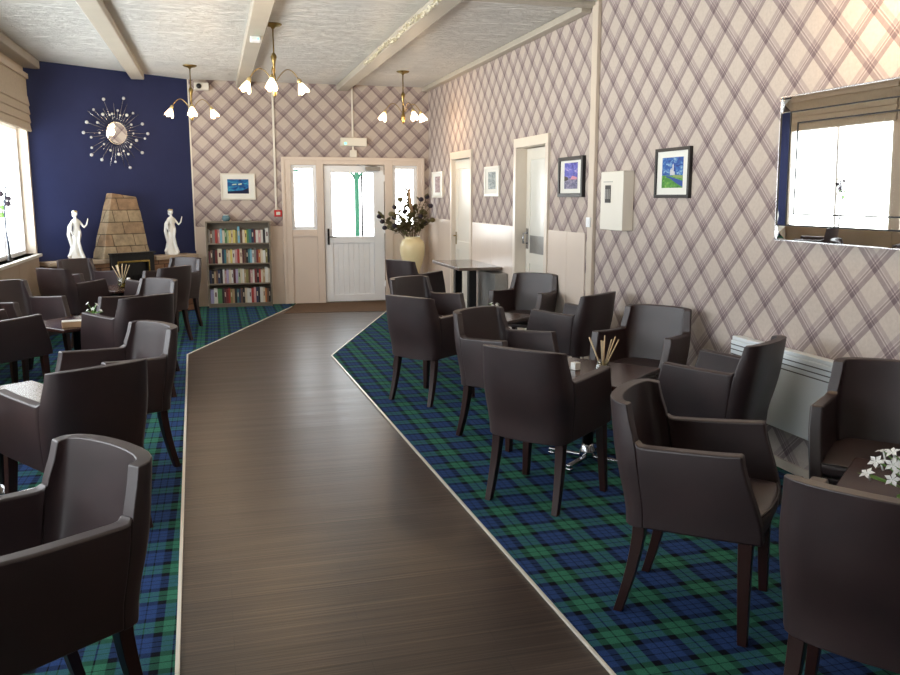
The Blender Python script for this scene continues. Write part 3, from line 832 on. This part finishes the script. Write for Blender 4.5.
for (sn, row), z in zip(SH, LV):
    ws = [(.052 if c.endswith('*') else .03) * (.8 + .4 * rnd.random()) for c in row]
    k = (BWD - .052) / sum(ws); x = BX + .025
    for i, (c, w) in enumerate(zip(row, ws)):
        w *= k; tall = c.endswith('!'); big = c.endswith('*'); c = c.strip('*!')
        h = .235 if tall else (.20 + .02 * rnd.random() if big or sn == 'bottom' else .175 + .03 * rnd.random()); dp = .125 + .02 * rnd.random()
        y = BY + .012 + .02 * rnd.random()
        def f(bm):
            box(bm, 0, w - .0015, 0, dp, 0, .0001 + h, 0)
        def g(bm):
            box(bm, .002, w - .0035, .004, dp - .001, h - .003, h + .0005, 0)
        o = obj('book', BM[c], f, None, loc=(x, y, .006 + z), bevel=.0015, seg=1)
        size = 'tallest' if tall else ('wide' if big else ('thin' if w < .026 else 'medium'))
        tag(o, '%s %s book, %s from the left on the %s bookcase shelf' % (size, c, ORD[i], sn), 'book', None, None)
        o['group'] = 'books on the %s shelf' % sn
        if i % 3 == 1: obj('title_label', BM['cream'] if c not in ('cream', 'white', 'yellow', 'pale green') else BM['maroon'], lambda bm: box(bm, w * .30, w * .70, -.0008, 0, h * .45, h * .75), o)
        x += w
t = thing('glass_jar', 'small blue-grey glass jar standing on top of the bookcase', 'jar', (BX + .29, BY + .08, .006 + BH))
obj('jar_body', material('blue_grey_glaze', rgb(96, 130, 142), .15), lambda bm: lathe(bm, [(.035, 0), (.055, .02), (.058, .05), (.045, .078), (.038, .085)], 20), t)
obj('rim', M_CREAMW, lambda bm: lathe(bm, [(.040, .085), (.040, .092), (.028, .092)], 20), t)
t = thing('saucer', 'small cream dish lying on top of the bookcase', 'dish', (BX + .60, BY + .08, .006 + BH))
obj('dish_body', M_OFFWHITE, lambda bm: lathe(bm, [(.03, 0), (.05, .012), (.052, .018), (.045, .016), (.02, .008)], 20), t)

# ------------------------------------------------------------------ pictures
def picture(name, label, loc, rz, w, h, fw, dep, fmat, aw, ah, az, art):
    """local x right, z up from the picture's lower edge, -y towards the viewer; art = [(polygon in 0..1, material)]"""
    t = thing(name, label, 'picture', loc, rz)
    def fr(bm):
        box(bm, -w / 2, -w / 2 + fw, -dep, 0, 0, h); box(bm, w / 2 - fw, w / 2, -dep, 0, 0, h)
        box(bm, -w / 2 + fw, w / 2 - fw, -dep, 0, 0, fw); box(bm, -w / 2 + fw, w / 2 - fw, -dep, 0, h - fw, h)
    obj('frame', fmat, fr, t, bevel=.003)
    bx('mount', M_MATTE, (-w / 2 + fw, w / 2 - fw, -dep * .55, -.001, fw, h - fw), t)
    mats = []; bm = bmesh.new(); y = -dep * .55
    for k, (poly, m) in enumerate(art):
        if m not in mats: mats.append(m)
        slab_xz(bm, [(-aw / 2 + aw * a, az + ah * b) for a, b in poly], y - .0012 - .0003 * k, y, mats.index(m))
    mk('artwork', bm, mats, t)
    return t
A = lambda n, c: material('ink_' + n, rgb(*c), .5, spec=.3)
def skymat(n, c1, c2, c3, sc_=9):
    m = A(n, c1); b = NB(m); q = b.noise(b.mapping((1, 1, 2.0)), sc_, 4, .6, .8); b.color(b.ramp(q, [(.32, rgb(*c1)), (.52, rgb(*c2)), (.68, rgb(*c3))])); return m
sq = [(0, 0), (1, 0), (1, 1), (0, 1)]
storm = skymat('stormy_blue', (14, 40, 120), (24, 92, 170), (150, 190, 210), 16)
grass = skymat('bright_meadow', (40, 100, 40), (70, 140, 50), (120, 170, 70), 20)
river = A('river_blue', (30, 70, 150)); pale = A('castle_white', (196, 200, 206)); landc = A('far_field', (130, 150, 90))
art1 = [(sq, storm), ([(0, 0), (1, 0), (1, .36), (.5, .40), (0, .42)], grass), ([(.55, .36), (1, .30), (1, .40), (.5, .44)], landc),
        ([(.18, .37), (.42, .30), (.75, .13), (1, .03), (1, .22), (.70, .30), (.45, .36), (.25, .40)], river),
        ([(.40, .42), (.40, .58), (.45, .66), (.48, .58), (.50, .58), (.50, .74), (.53, .80), (.56, .74), (.56, .55), (.62, .52), (.62, .42)], pale)]
picture('framed_picture', 'black framed picture of a pale castle over a river on the near plaid wall', (XR, 5.52, 1.585), -PI / 2, .48, .355, .024, .028, M_BLACK, .29, .215, .072, art1)
dusk = skymat('violet_dusk', (54, 50, 130), (92, 96, 190), (180, 170, 210), 12); sea = skymat('dusk_water', (60, 60, 90), (110, 110, 140), (160, 150, 170), 20); pinkc = A('pink_glow', (206, 140, 160)); dk = A('dark_land', (50, 44, 40))
picture('framed_picture', 'black framed picture of a violet sunset between inner door and pillar', (XR, 7.32, 1.59), -PI / 2, .56, .365, .035, .035, M_BLACK, .30, .235, .075,
        [(sq, sea), ([(0, .42), (1, .42), (1, 1), (0, 1)], dusk), ([(.45, .36), (.95, .36), (.95, .44), (.6, .5)], pinkc), ([(0, .30), (.28, .34), (.28, .44), (0, .50)], dk)])
grey1 = skymat('grey_picture', (90, 100, 102), (140, 150, 150), (176, 182, 180), 14); rose = skymat('rose_picture', (110, 80, 80), (150, 120, 118), (180, 160, 156), 14)
picture('framed_picture', 'white framed grey picture between the two inner doors', (XR, 9.66, 1.595), -PI / 2, .55, .35, .03, .025, M_OFFWHITE, .28, .20, .085, [(sq, grey1)])
picture('framed_picture', 'white framed rose picture in the far corner above the dried flowers', (XR, 12.20, 1.575), -PI / 2, .60, .375, .03, .03, M_OFFWHITE, .28, .23, .075, [(sq, rose)])
teals = skymat('teal_sea', (14, 34, 90), (20, 96, 160), (70, 170, 190), 12); darkb = A('deep_blue', (16, 24, 60)); lgt = A('light_streak', (190, 210, 180))
picture('framed_picture', 'white framed picture of a blue seascape above the bookcase', (.345, YB, 1.545), 0, .485, .375, .022, .025, M_OFFWHITE, .30, .205, .088,
        [(sq, teals), ([(0, 0), (1, 0), (1, .42), (.7, .22), (0, .16)], darkb), ([(.2, .58), (.42, .62), (.42, .68), (.25, .66)], lgt), ([(.5, .60), (.68, .64), (.66, .72), (.52, .68)], lgt)])

# ------------------------------------------------------------------ white wall box, call point, cables, sign, camera, switch
t = thing('wall_dispenser', 'white box on the near wall beside the pillar, with small dark panel', 'wall box', (XR, 6.32, 1.325), -PI / 2)
bx('casing', M_CREAMW, (-.20, .20, -.098, 0, 0, .47), t, bevel=.008)
bx('display', M_BLACK, (-.11, -.01, -.101, -.098, .22, .36), t)
def dsp(bm):
    for k in range(3): box(bm, -.10 + .03 * k, -.082 + .03 * k, -.1025, -.101, .25, .33)
    box(bm, -.14, .02, -.1025, -.098, .385, .39)
obj('lettering', M_GREYM, dsp, t)
t = thing('light_switch', 'small white switch on the beige pillar below the wall box', 'switch', (XR - .035, 6.87, 1.33), -PI / 2)
bx('plate', M_WHITE, (-.04, .04, -.012, 0, 0, .085), t, bevel=.003)
bx('rocker', M_WHITE, (-.012, .012, -.016, -.012, .025, .06), t, bevel=.002)
tag(bx('cable_trunking', M_CREAMW, (.862, .890, YB - .018, YB, 1.40, ZC), bevel=.003), 'white cable trunking running down the plaid wall to the red call point', 'trunking')
t = thing('fire_call_point', 'red fire alarm call point at the foot of the white trunking', 'alarm', (.90, YB - .012, 1.30))
bx('casing', M_RED, (-.055, .055, -.04, 0, 0, .095), t, bevel=.005)
bx('glass_plate', M_OFFWHITE, (-.03, .03, -.043, -.04, .025, .07), t)
tag(bx('cable_trunking', M_CREAMW, (2.015, 2.04, YB - .016, YB, 2.46, ZC), bevel=.003), 'white cable trunking above the exit light over the entrance', 'trunking')
t = thing('emergency_light', 'white emergency light box with green indicator over the entrance door', 'emergency light', (2.03, YB, 2.33))
bx('casing', M_CREAMW, (-.19, .20, -.06, 0, 0, .12), t, bevel=.008)
obj('indicator', M_LED, lambda bm: ball(bm, (-.12, -.062, .035), .014), t)
bx('junction_box', M_CREAMW, (-.05, .05, -.035, 0, -.16, -.06), t, bevel=.004)
bx('conduit', M_CREAMW, (-.015, .010, -.016, 0, -.06, 0), t)
t = thing('security_camera', 'white dome security camera at the top of the navy wall corner', 'camera', (-.10, YB - .001, 3.08))
bx('bracket', M_OFFWHITE, (-.10, .10, -.12, 0, -.02, .08), t, bevel=.01)
obj('lens', M_BLACK, lambda bm: ball(bm, (-.035, -.125, .03), .036), t)
t = thing('motion_sensor', 'white motion sensor with green light on the middle ceiling beam', 'sensor', (.455, 8.75, ZC - .09))
bx('casing', M_WHITE, (-.05, .05, -.07, .07, -.045, 0), t, bevel=.01)
obj('indicator', M_LED, lambda bm: ball(bm, (.02, -.07, -.03), .008), t)

# ------------------------------------------------------------------ mirror
t = thing('wall_mirror', 'large rectangular mirror with mirrored strip border on the near plaid wall', 'mirror', (XR - .012, 3.47, 1.35), -PI / 2)
t.rotation_euler = (R(1.0), 0, -PI / 2)
MW, MH, MF = 1.64, .80, .085
bx('backing', M_BLACK, (-MW / 2 + .01, MW / 2 - .01, -.010, .0, .01, MH - .01), t)
bx('mirror_glass', M_MIRROR, (-MW / 2 + MF, MW / 2 - MF, -.018, -.010, MF, MH - MF), t, bevel=.003, seg=1)
def strip(bm, x0, x1, z0, z1, hor, out):
    # a border strip sloping back towards its outer edge
    ya, yb = -.0195, -.018
    c = {}
    v = []
    for (x, z) in ((x0, z0), (x1, z0), (x1, z1), (x0, z1)):
        if hor: y = ya if abs(z - (z1 if out > 0 else z0)) < 1e-6 else yb
        else: y = ya if abs(x - (x1 if out > 0 else x0)) < 1e-6 else yb
        v.append((x, y, z))
    A_ = [bm.verts.new(p) for p in v]; B_ = [bm.verts.new((p[0], -.010, p[2])) for p in v]
    bm.faces.new(A_); bm.faces.new(list(reversed(B_)))
    for i in range(4): bm.faces.new((A_[(i + 1) % 4], A_[i], B_[i], B_[(i + 1) % 4]))
h2 = MW / 2
for a in ((-h2 + MF, h2 - MF, MH - MF + .002, MH, True, -1), (-h2 + MF, h2 - MF, 0, MF - .002, True, 1),
          (-h2, -h2 + MF - .002, MF, MH - MF, False, 1), (h2 - MF + .002, h2, MF, MH - MF, False, -1)):
    obj('border_strip', M_MIRROR, lambda bm, a=a: strip(bm, *a), t)
for x in (-h2, h2 - MF):
    for z in (0, MH - MF):
        def cb(bm, x=x, z=z):
            v = [bm.verts.new(p) for p in ((x, -.012, z), (x + MF - .003, -.012, z), (x + MF - .003, -.012, z + MF - .003), (x, -.012, z + MF - .003))]; a = bm.verts.new((x + MF / 2, -.030, z + MF / 2))
            for i in range(4): bm.faces.new((v[i], v[(i + 1) % 4], a))
            bm.faces.new(list(reversed(v)))
        obj('corner_piece', M_MIRROR, cb, t)
def inner_line(bm):
    for q, wd in ((MF - .004, .008), (MF + .060, .008)):
        x0, x1, z0, z1 = -h2 + q, h2 - q, q, MH - q
        box(bm, x0, x0 + wd, -.0205, -.0175, z0, z1); box(bm, x1 - wd, x1, -.0205, -.0175, z0, z1)
        box(bm, x0 + wd, x1 - wd, -.0205, -.0175, z0, z0 + wd); box(bm, x0 + wd, x1 - wd, -.0205, -.0175, z1 - wd, z1)
obj('bevel_line', M_BLACKM, inner_line, t)
def rim(bm):
    box(bm, -h2 - .005, -h2, -.024, 0, -.005, MH + .005); box(bm, h2, h2 + .005, -.024, 0, -.005, MH + .005)
    box(bm, -h2, h2, -.024, 0, -.005, 0); box(bm, -h2, h2, -.024, 0, MH, MH + .005)
obj('rim', M_CHROME, rim, t)

# ------------------------------------------------------------------ wall heater
t = thing('wall_heater', 'pale grey panel heater on the plaid wall below the mirror', 'heater', (XR, 3.95, .26), -PI / 2)
bx('panel', M_RAD, (-.66, .66, -.075, -.012, 0, .445), t, bevel=.006)
bx('top_grille', M_RAD, (-.655, .655, -.070, -.012, .446, .470), t, bevel=.004)
def gro(bm):
    for z in (.355, .385, .415): box(bm, -.655, .655, -.0765, -.074, z, z + .006)
obj('groove', M_GROOVE, gro, t)
for x in (-.4, .4): bx('bracket', M_GREYM, (x - .02, x + .02, -.012, 0, .05, .4), t)

# ------------------------------------------------------------------ hearth, chimney, fire, statues, sunburst (angled frame)
def on_blue(u, off, z=0.0):
    n_ = Vector((BT.y, -BT.x)); p = Vector(BW0) + BT * u + n_ * off
    return (p.x, p.y, z)
t = thing('stone_hearth', 'long low brown brick hearth with stone ledge along the navy wall', 'hearth', on_blue(0, 0, .006), BANG)
bx('brick_plinth', M_BRICK, (-.0, 2.10, -.26, -.002, 0, .735), t, bevel=.006)
obj('ledge', M_BEIGE3, lambda bm: (box(bm, 0, .72, -.29, -.002, .736, .79), box(bm, .72, 1.46, -.255, -.002, .736, .79), box(bm, 1.46, 2.13, -.29, -.002, .736, .79)), t, bevel=.006)
t = thing('chimney_stack', 'tapered sandstone chimney feature standing on the hearth against the navy wall', 'chimney', on_blue(1.02, 0, .797), BANG)
def chim(bm):
    lv = 10; prev = None
    for k in range(lv + 1):
        f = k / lv; z = .84 * f
        hw = .345 - .165 * f ** 1.1; dp = .25 - .13 * f; cx = .03 + .085 * f
        r = random.Random(k); j = lambda: r.uniform(-.006, .006)
        tl = -.05 if k == lv else 0
        ring = [bm.verts.new(p) for p in ((cx - hw + j(), -.002, z), (cx - hw + .01 + j(), -dp, z + (0 if k < lv else .0)), (cx + hw + j(), -dp, z + tl), (cx + hw + j(), -.002, z + tl))]
        if prev:
            for i in range(4): bm.faces.new((prev[i], prev[(i + 1) % 4], ring[(i + 1) % 4], ring[i]))
        else: bm.faces.new(list(reversed(ring)))
        prev = ring
    bm.faces.new(prev)
obj('stonework', M_STONE, chim, t, bevel=.012)
t = thing('fireplace_insert', 'black fireplace insert with brass trim set in the hearth front', 'fireplace', on_blue(1.10, .262, .006), BANG)
def surround(bm):
    box(bm, -.31, -.22, -.05, 0, .30, .845); box(bm, .22, .31, -.05, 0, .30, .845); box(bm, -.22, .22, -.05, 0, .75, .845); box(bm, -.22, .22, -.01, 0, .30, .75)
    box(bm, -.325, .325, -.08, 0, .842, .862)
obj('surround', M_BLACK, surround, t, bevel=.006)
def brass(bm):
    box(bm, -.235, -.215, -.062, -.05, .34, .755); box(bm, .215, .235, -.062, -.05, .34, .755); box(bm, -.215, .215, -.062, -.05, .73, .755)
obj('brass_trim', M_BRASSB, brass, t, bevel=.003)
def grate(bm):
    for k in range(7): box(bm, -.18 + k * .06 - .006, -.18 + k * .06 + .006, -.035, -.022, .36, .56)
    box(bm, -.2, .2, -.045, -.012, .34, .36)
obj('grate', M_BLACKM, grate, t)

def statue(label, loc, mirror):
    t = thing('lady_statue', label, 'statue', loc, BANG + R(4), 'white lady statues on the hearth')
    bm = bmesh.new(); s = 1
    # gown: lofted elliptical rings from hem to neck, leaning in an S
    L = [(0, .0, .105, .075), (.02, -.005, .10, .072), (.06, -.02, .082, .062), (.12, -.028, .062, .05), (.18, -.018, .056, .046), (.25, -.002, .058, .046), (.31, .012, .062, .045),
         (.36, .016, .056, .041), (.40, .014, .042, .034), (.44, .012, .050, .036), (.48, .010, .054, .036), (.505, .008, .044, .03), (.52, .008, .018, .018), (.545, .008, .016, .017)]
    rings = []
    for z, cx, rx, ry in L:
        n_ = 28; rg = []
        for i in range(n_):
            a = 2 * PI * i / n_; fold = 1 + (.07 * math.sin(7 * a + z * 14)) * max(0, 1 - z / .34)
            rg.append(bm.verts.new((cx * s + rx * fold * math.cos(a), ry * fold * math.sin(a), z)))
        rings.append(rg)
    for a, b in zip(rings[:-1], rings[1:]):
        for i in range(28): bm.faces.new((a[i], a[(i + 1) % 28], b[(i + 1) % 28], b[i]))
    bm.faces.new(list(reversed(rings[0]))); bm.faces.new(rings[-1])
    ball(bm, (.008, -.004, .578), .033, (.85, .95, 1.12))                       # head
    ball(bm, (.008, -.038, .574), .008, (.6, 1, .9))                            # nose
    ball(bm, (.006, .022, .592), .030, (.9, .8, 1))                             # hair
    ball(bm, (.004, .034, .560), .018, (1, .8, 1.6))
    tube(bm, [(.050, -.005, .485), (.078, -.025, .44), (.085, -.06, .405), (.115, -.07, .44), (.130, -.07, .49)], [.017, .015, .013, .011, .008], 10)   # raised arm
    ball(bm, (.134, -.07, .505), .012, (.7, .6, 1.5))
    tube(bm, [(-.036, 0, .485), (-.068, -.015, .43), (-.078, -.03, .36), (-.062, -.04, .31)], [.017, .015, .012, .010], 10)
    tube(bm, [(-.02, .015, .50), (-.070, .02, .42), (-.088, .01, .32), (-.070, 0, .22), (-.055, 0, .14), (-.09, -.01, .07), (-.125, -.015, .04)], [.012, .018, .024, .024, .022, .028, .020], 10)  # trailing drape
    tube(bm, [(.03, -.05, .36), (.0, -.062, .24), (.02, -.06, .12), (.05, -.07, .02)], [.010, .014, .018, .022], 10)
    body = mk('figure', bm, M_PORC, t)
    md = body.modifiers.new('remesh', 'REMESH'); md.mode = 'VOXEL'; md.voxel_size = .0055; md.use_smooth_shade = True
    m2 = body.modifiers.new('smooth', 'SMOOTH'); m2.iterations = 3; m2.factor = .5
    if mirror:
        obj('hair_band', M_GOLDY, lambda bm: lathe(bm, [(.030, .597), (.034, .602), (.031, .612), (.024, .618)], 20, (.008, .004)), t)
    else:
        obj('hair', M_GOLDY, lambda bm: ball(bm, (.010, -.010, .600), .027, (.9, .9, .7)), t)
    obj('base', M_PORC, lambda bm: lathe(bm, [(.085, -.006), (.09, 0), (.085, .008)], 24), t)
statue('white porcelain lady statue on the hearth left of the stone chimney, near the window', on_blue(.42, .16, .803), False)
statue('white porcelain lady statue on the hearth ledge right of the stone chimney', on_blue(1.79, .16, .803), True)

t = thing('sunburst_decoration', 'silver sunburst wall decoration with round centre mirror on the navy wall', 'wall decoration', on_blue(1.14, .03, 2.41), BANG)
obj('centre_rim', M_CHROME, lambda bm: lathe(bm, [(.145, -.005), (.152, .0), (.145, .012)], 36), t, rot=(PI / 2, 0, 0))
obj('centre_mirror', M_MIRROR, lambda bm: lathe(bm, [(.14, -.004), (.142, .010), (.128, .016)], 36), t, rot=(PI / 2, 0, 0))
rnd = random.Random(21)
M_BEAD = material('silver_bead', rgb(225, 225, 225), .3, metal=.5)
NR = 40
for k in range(NR):
    a = 2 * PI * k / NR + .04; ln = [.47, .30, .40, .25, .44, .36, .28, .42][k % 8] * (.95 + .1 * rnd.random())
    dx, dz = math.cos(a), math.sin(a)
    r = obj('ray', M_CHROME, lambda bm: tube(bm, [(dx * .14, 0, dz * .14), (dx * ln, 0, dz * ln)], .0035, 6), t)
    if k % 3 != 1:
        obj('bead', M_BEAD, lambda bm: ball(bm, (dx * ln, -.006, dz * ln), (.016 if k % 2 else .021), seg=12), r)
        if k % 4 == 0: obj('bead', M_BEAD, lambda bm: ball(bm, (dx * .24, -.006, dz * .24), .014, seg=10), r)

# ------------------------------------------------------------------ vase with dried flowers
t = thing('floor_vase', 'cream pottery vase in the corner between entrance and high table', 'vase', (2.84, 12.42, .006))
obj('pedestal', M_WOODL, lambda bm: (box(bm, -.17, .17, -.17, .17, .38, .41), box(bm, -.14, .14, -.14, .14, 0, .38)), t, bevel=.005)
obj('vase_body', M_VASE, lambda bm: lathe(bm, [(.085, .41), (.10, .43), (.115, .50), (.15, .60), (.182, .74), (.188, .83), (.178, .90), (.145, .945), (.118, .96), (.122, .985), (.128, .995), (.115, .995), (.105, .96)], 36), t)
t = thing('dried_flowers', 'dried flower and seedhead arrangement standing in the cream vase', 'plant', (2.84, 12.42, .96))
rnd = random.Random(5); S = bmesh.new(); LF = bmesh.new(); heads = []
spec = [(-.50, .36), (-.44, .28), (-.36, .40), (-.30, .22), (-.24, .50), (-.18, .62), (-.10, .44), (-.05, .80), (0, .55), (.06, .50), (.12, .62), (.18, .42), (.22, .66), (.27, .52), (.30, .30), (-.40, .18), (.08, .36), (-.14, .30), (.2, .25), (-.28, .34)]
for k, (x, z) in enumerate(spec):
    y = rnd.uniform(-.22, .12)
    if x > .2: y = min(y, -.03)
    p = Vector((x * 1.0, y, z * .95)); tube(S, [(x * .08, y * .08, -.10), (x * .45, y * .4, z * .55), p], .005, 5); heads.append((p, k))
    for j in range(10):
        f = .30 + .07 * j; b0 = Vector((x * f, y * f, z * .95 * f)); q = b0 + Vector((rnd.uniform(-.10, .10), rnd.uniform(-.08, .08), rnd.uniform(.0, .11)))
        if q.x > .32: q.x = .32
        leaf(LF, b0, q, .040)
mk('stems', S, M_STEM, t); mk('foliage', LF, M_DKGREEN, t)
for p, k in heads:
    if k in (7, 8): continue
    dark = k % 3 != 2
    obj('seedhead', M_DKFLOWER if dark else M_DKGREEN, lambda bm: ball(bm, p, .040 if dark else .045, (1, 1, .85), seg=9), t)
obj('spike', M_WOODL, lambda bm: tube(bm, [(-.02, -.05, .4), (-.05, -.06, .62), (-.06, -.06, .78)], [.026, .020, .006], 8), t)

# ------------------------------------------------------------------ orchids on the sill
def orchid(loc, label, h):
    t = thing('artificial_orchid', label, 'orchid', loc, 0)
    obj('foot', M_BLACK, lambda bm: lathe(bm, [(.038, 0), (.034, .01), (.014, .05), (.008, .22)], 16), t)
    S = bmesh.new(); tube(S, [(0, 0, .1), (-.01, -.015, h * .4), (-.005, -.03, h * .65), (.01, -.02, h * .85), (.02, .0, h)], .010, 6)
    mk('stem', S, material('dark_blue_stem', rgb(48, 56, 76), .5) if 'dark_blue_stem' not in bpy.data.materials else bpy.data.materials['dark_blue_stem'], t)
    for k, (z, c) in enumerate(((.62, M_GREEN), (.68, M_PETAL), (.72, M_GREEN), (.77, M_DKFLOWER), (.80, M_PETAL), (.84, M_DKFLOWER), (.90, M_DKFLOWER), (.94, M_PETAL))):
        sx = .03 * (1 if k % 2 else -1)
        obj('blossom', c, lambda bm: (ball(bm, (sx, -.02 + .03 * (k % 3), h * z), .028, (1.0, .7, 1), seg=9), flower(bm, (sx * 1.4, -.03, h * z), .04, (sx, -1, .2))), t)
    return t
orchid((-2.17, 10.15, WZ0), 'tall dark and pale artificial orchid on the window sill at the left photo edge', .80)

# ------------------------------------------------------------------ tinsel garland
def garland(bm):
    r = random.Random(9); y = 6.3
    while y < 10.3:
        z = ZC - .075 + .012 * math.sin(y * 5)
        for _ in range(3):
            a = Vector((1.785 + r.uniform(-.012, .010), y + r.uniform(-.02, .02), z + r.uniform(-.018, .018)))
            d_ = Vector((r.uniform(-1, 1), r.uniform(-1, 1), r.uniform(-1, 1))).normalized() * .016; e = d_.orthogonal().normalized() * .008
            bm.faces.new([bm.verts.new(a + q) for q in (d_ + e, d_ - e, -d_ - e, -d_ + e)])
        y += .03
    tube(bm, [(1.79, 6.3 + .25 * k, ZC - .075 + .012 * math.sin((6.3 + .25 * k) * 5)) for k in range(17)], .004, 5)
tag(obj('tinsel_garland', M_TINSEL, garland), 'warm silver tinsel garland hanging along the right ceiling beam', 'garland')

# ------------------------------------------------------------------ chandeliers (with their own light)
def tulip(bm, m=0):
    n_ = 30; rings = []
    for k in range(9):
        f = k / 8; rg = []
        for i in range(n_):
            a = 2 * PI * i / n_; pet = abs(math.sin(a * 2.5))
            r = .014 + .030 * math.sin(PI * .5 * min(1, f * 1.25)) + .014 * f * f
            z = -.115 * f + (.028 * (1 - pet) * f ** 3)
            rg.append(bm.verts.new((r * math.cos(a), r * math.sin(a), z)))
        rings.append(rg)
    for a, b in zip(rings[:-1], rings[1:]):
        for i in range(n_):
            f = bm.faces.new((a[i], b[i], b[(i + 1) % n_], a[(i + 1) % n_])); f.smooth = True
def chandelier(loc, label, angs, power=6.0):
    t = thing('chandelier', label, 'chandelier', loc, 0, 'brass chandeliers with tulip shades')
    obj('ceiling_rose', M_BRASS, lambda bm: lathe(bm, [(.085, 0), (.085, -.006), (.07, -.018), (.02, -.03), (.012, -.045)], 28), t)
    obj('rod', M_BRASS, lambda bm: lathe(bm, [(.007, -.045), (.007, -.62)], 10), t)
    obj('stem_knot', M_BRASS, lambda bm: lathe(bm, [(.008, -.26), (.022, -.28), (.03, -.30), (.018, -.34), (.012, -.38), (.010, -.44)], 16), t)
    obj('finial', M_BRASS, lambda bm: lathe(bm, [(.010, -.44), (.014, -.52), (.026, -.56), (.030, -.59), (.018, -.635), (.012, -.66), (.004, -.675)], 16), t)
    for a in angs:
        a = R(a); dx, dy = math.cos(a), math.sin(a)
        pts = []
        for k in range(11):
            f = k / 10; r = .02 + .215 * f; z = -.52 + .11 * math.sin(PI * min(1, f * .95)) - .0 * f
            pts.append((dx * r, dy * r, z))
        arm = obj('arm', M_BRASS, lambda bm: tube(bm, pts, .0045, 8), t)
        e = Vector(pts[-1]); tilt = R(22)
        rot = (0, 0, 0)
        ax = Vector((-dy, dx, 0)); q = Matrix.Rotation(-tilt, 4, ax).to_euler()
        obj('collar', M_SHADEO, lambda bm: lathe(bm, [(.010, .012), (.020, .0), (.024, -.030), (.018, -.034)], 14), t, loc=tuple(e), rot=tuple(q))
        sh = obj('lamp_shade', M_SHADE, tulip, t, loc=(e.x + dx * .008, e.y + dy * .008, e.z - .022), rot=tuple(q))
        ld = bpy.data.lights.new('bulb_light', 'POINT'); ld.energy = power; ld.color = (1.0, .70, .42); ld.shadow_soft_size = .05
        lo = bpy.data.objects.new('bulb_light', ld); COL.objects.link(lo); lo.parent = t; lo.location = (e.x * 1.18, e.y * 1.18, e.z - .19)
    return t
chandelier((.61, 8.55, ZC), 'brass chandelier with lit tulip shades, nearest and middle of the three', (176, -100, 4))
chandelier((-.22, 11.45, ZC), 'brass chandelier with lit tulip shades, in front of the navy wall edge', (178, -88, 2))
chandelier((2.46, 11.25, ZC), 'brass chandelier with lit tulip shades, in the right far corner above the plant', (176, -70, 4))
chandelier((2.55, 3.55, ZC), 'brass chandelier above the diffuser table, just above the photo frame', (170, -60, 10), 7.0)
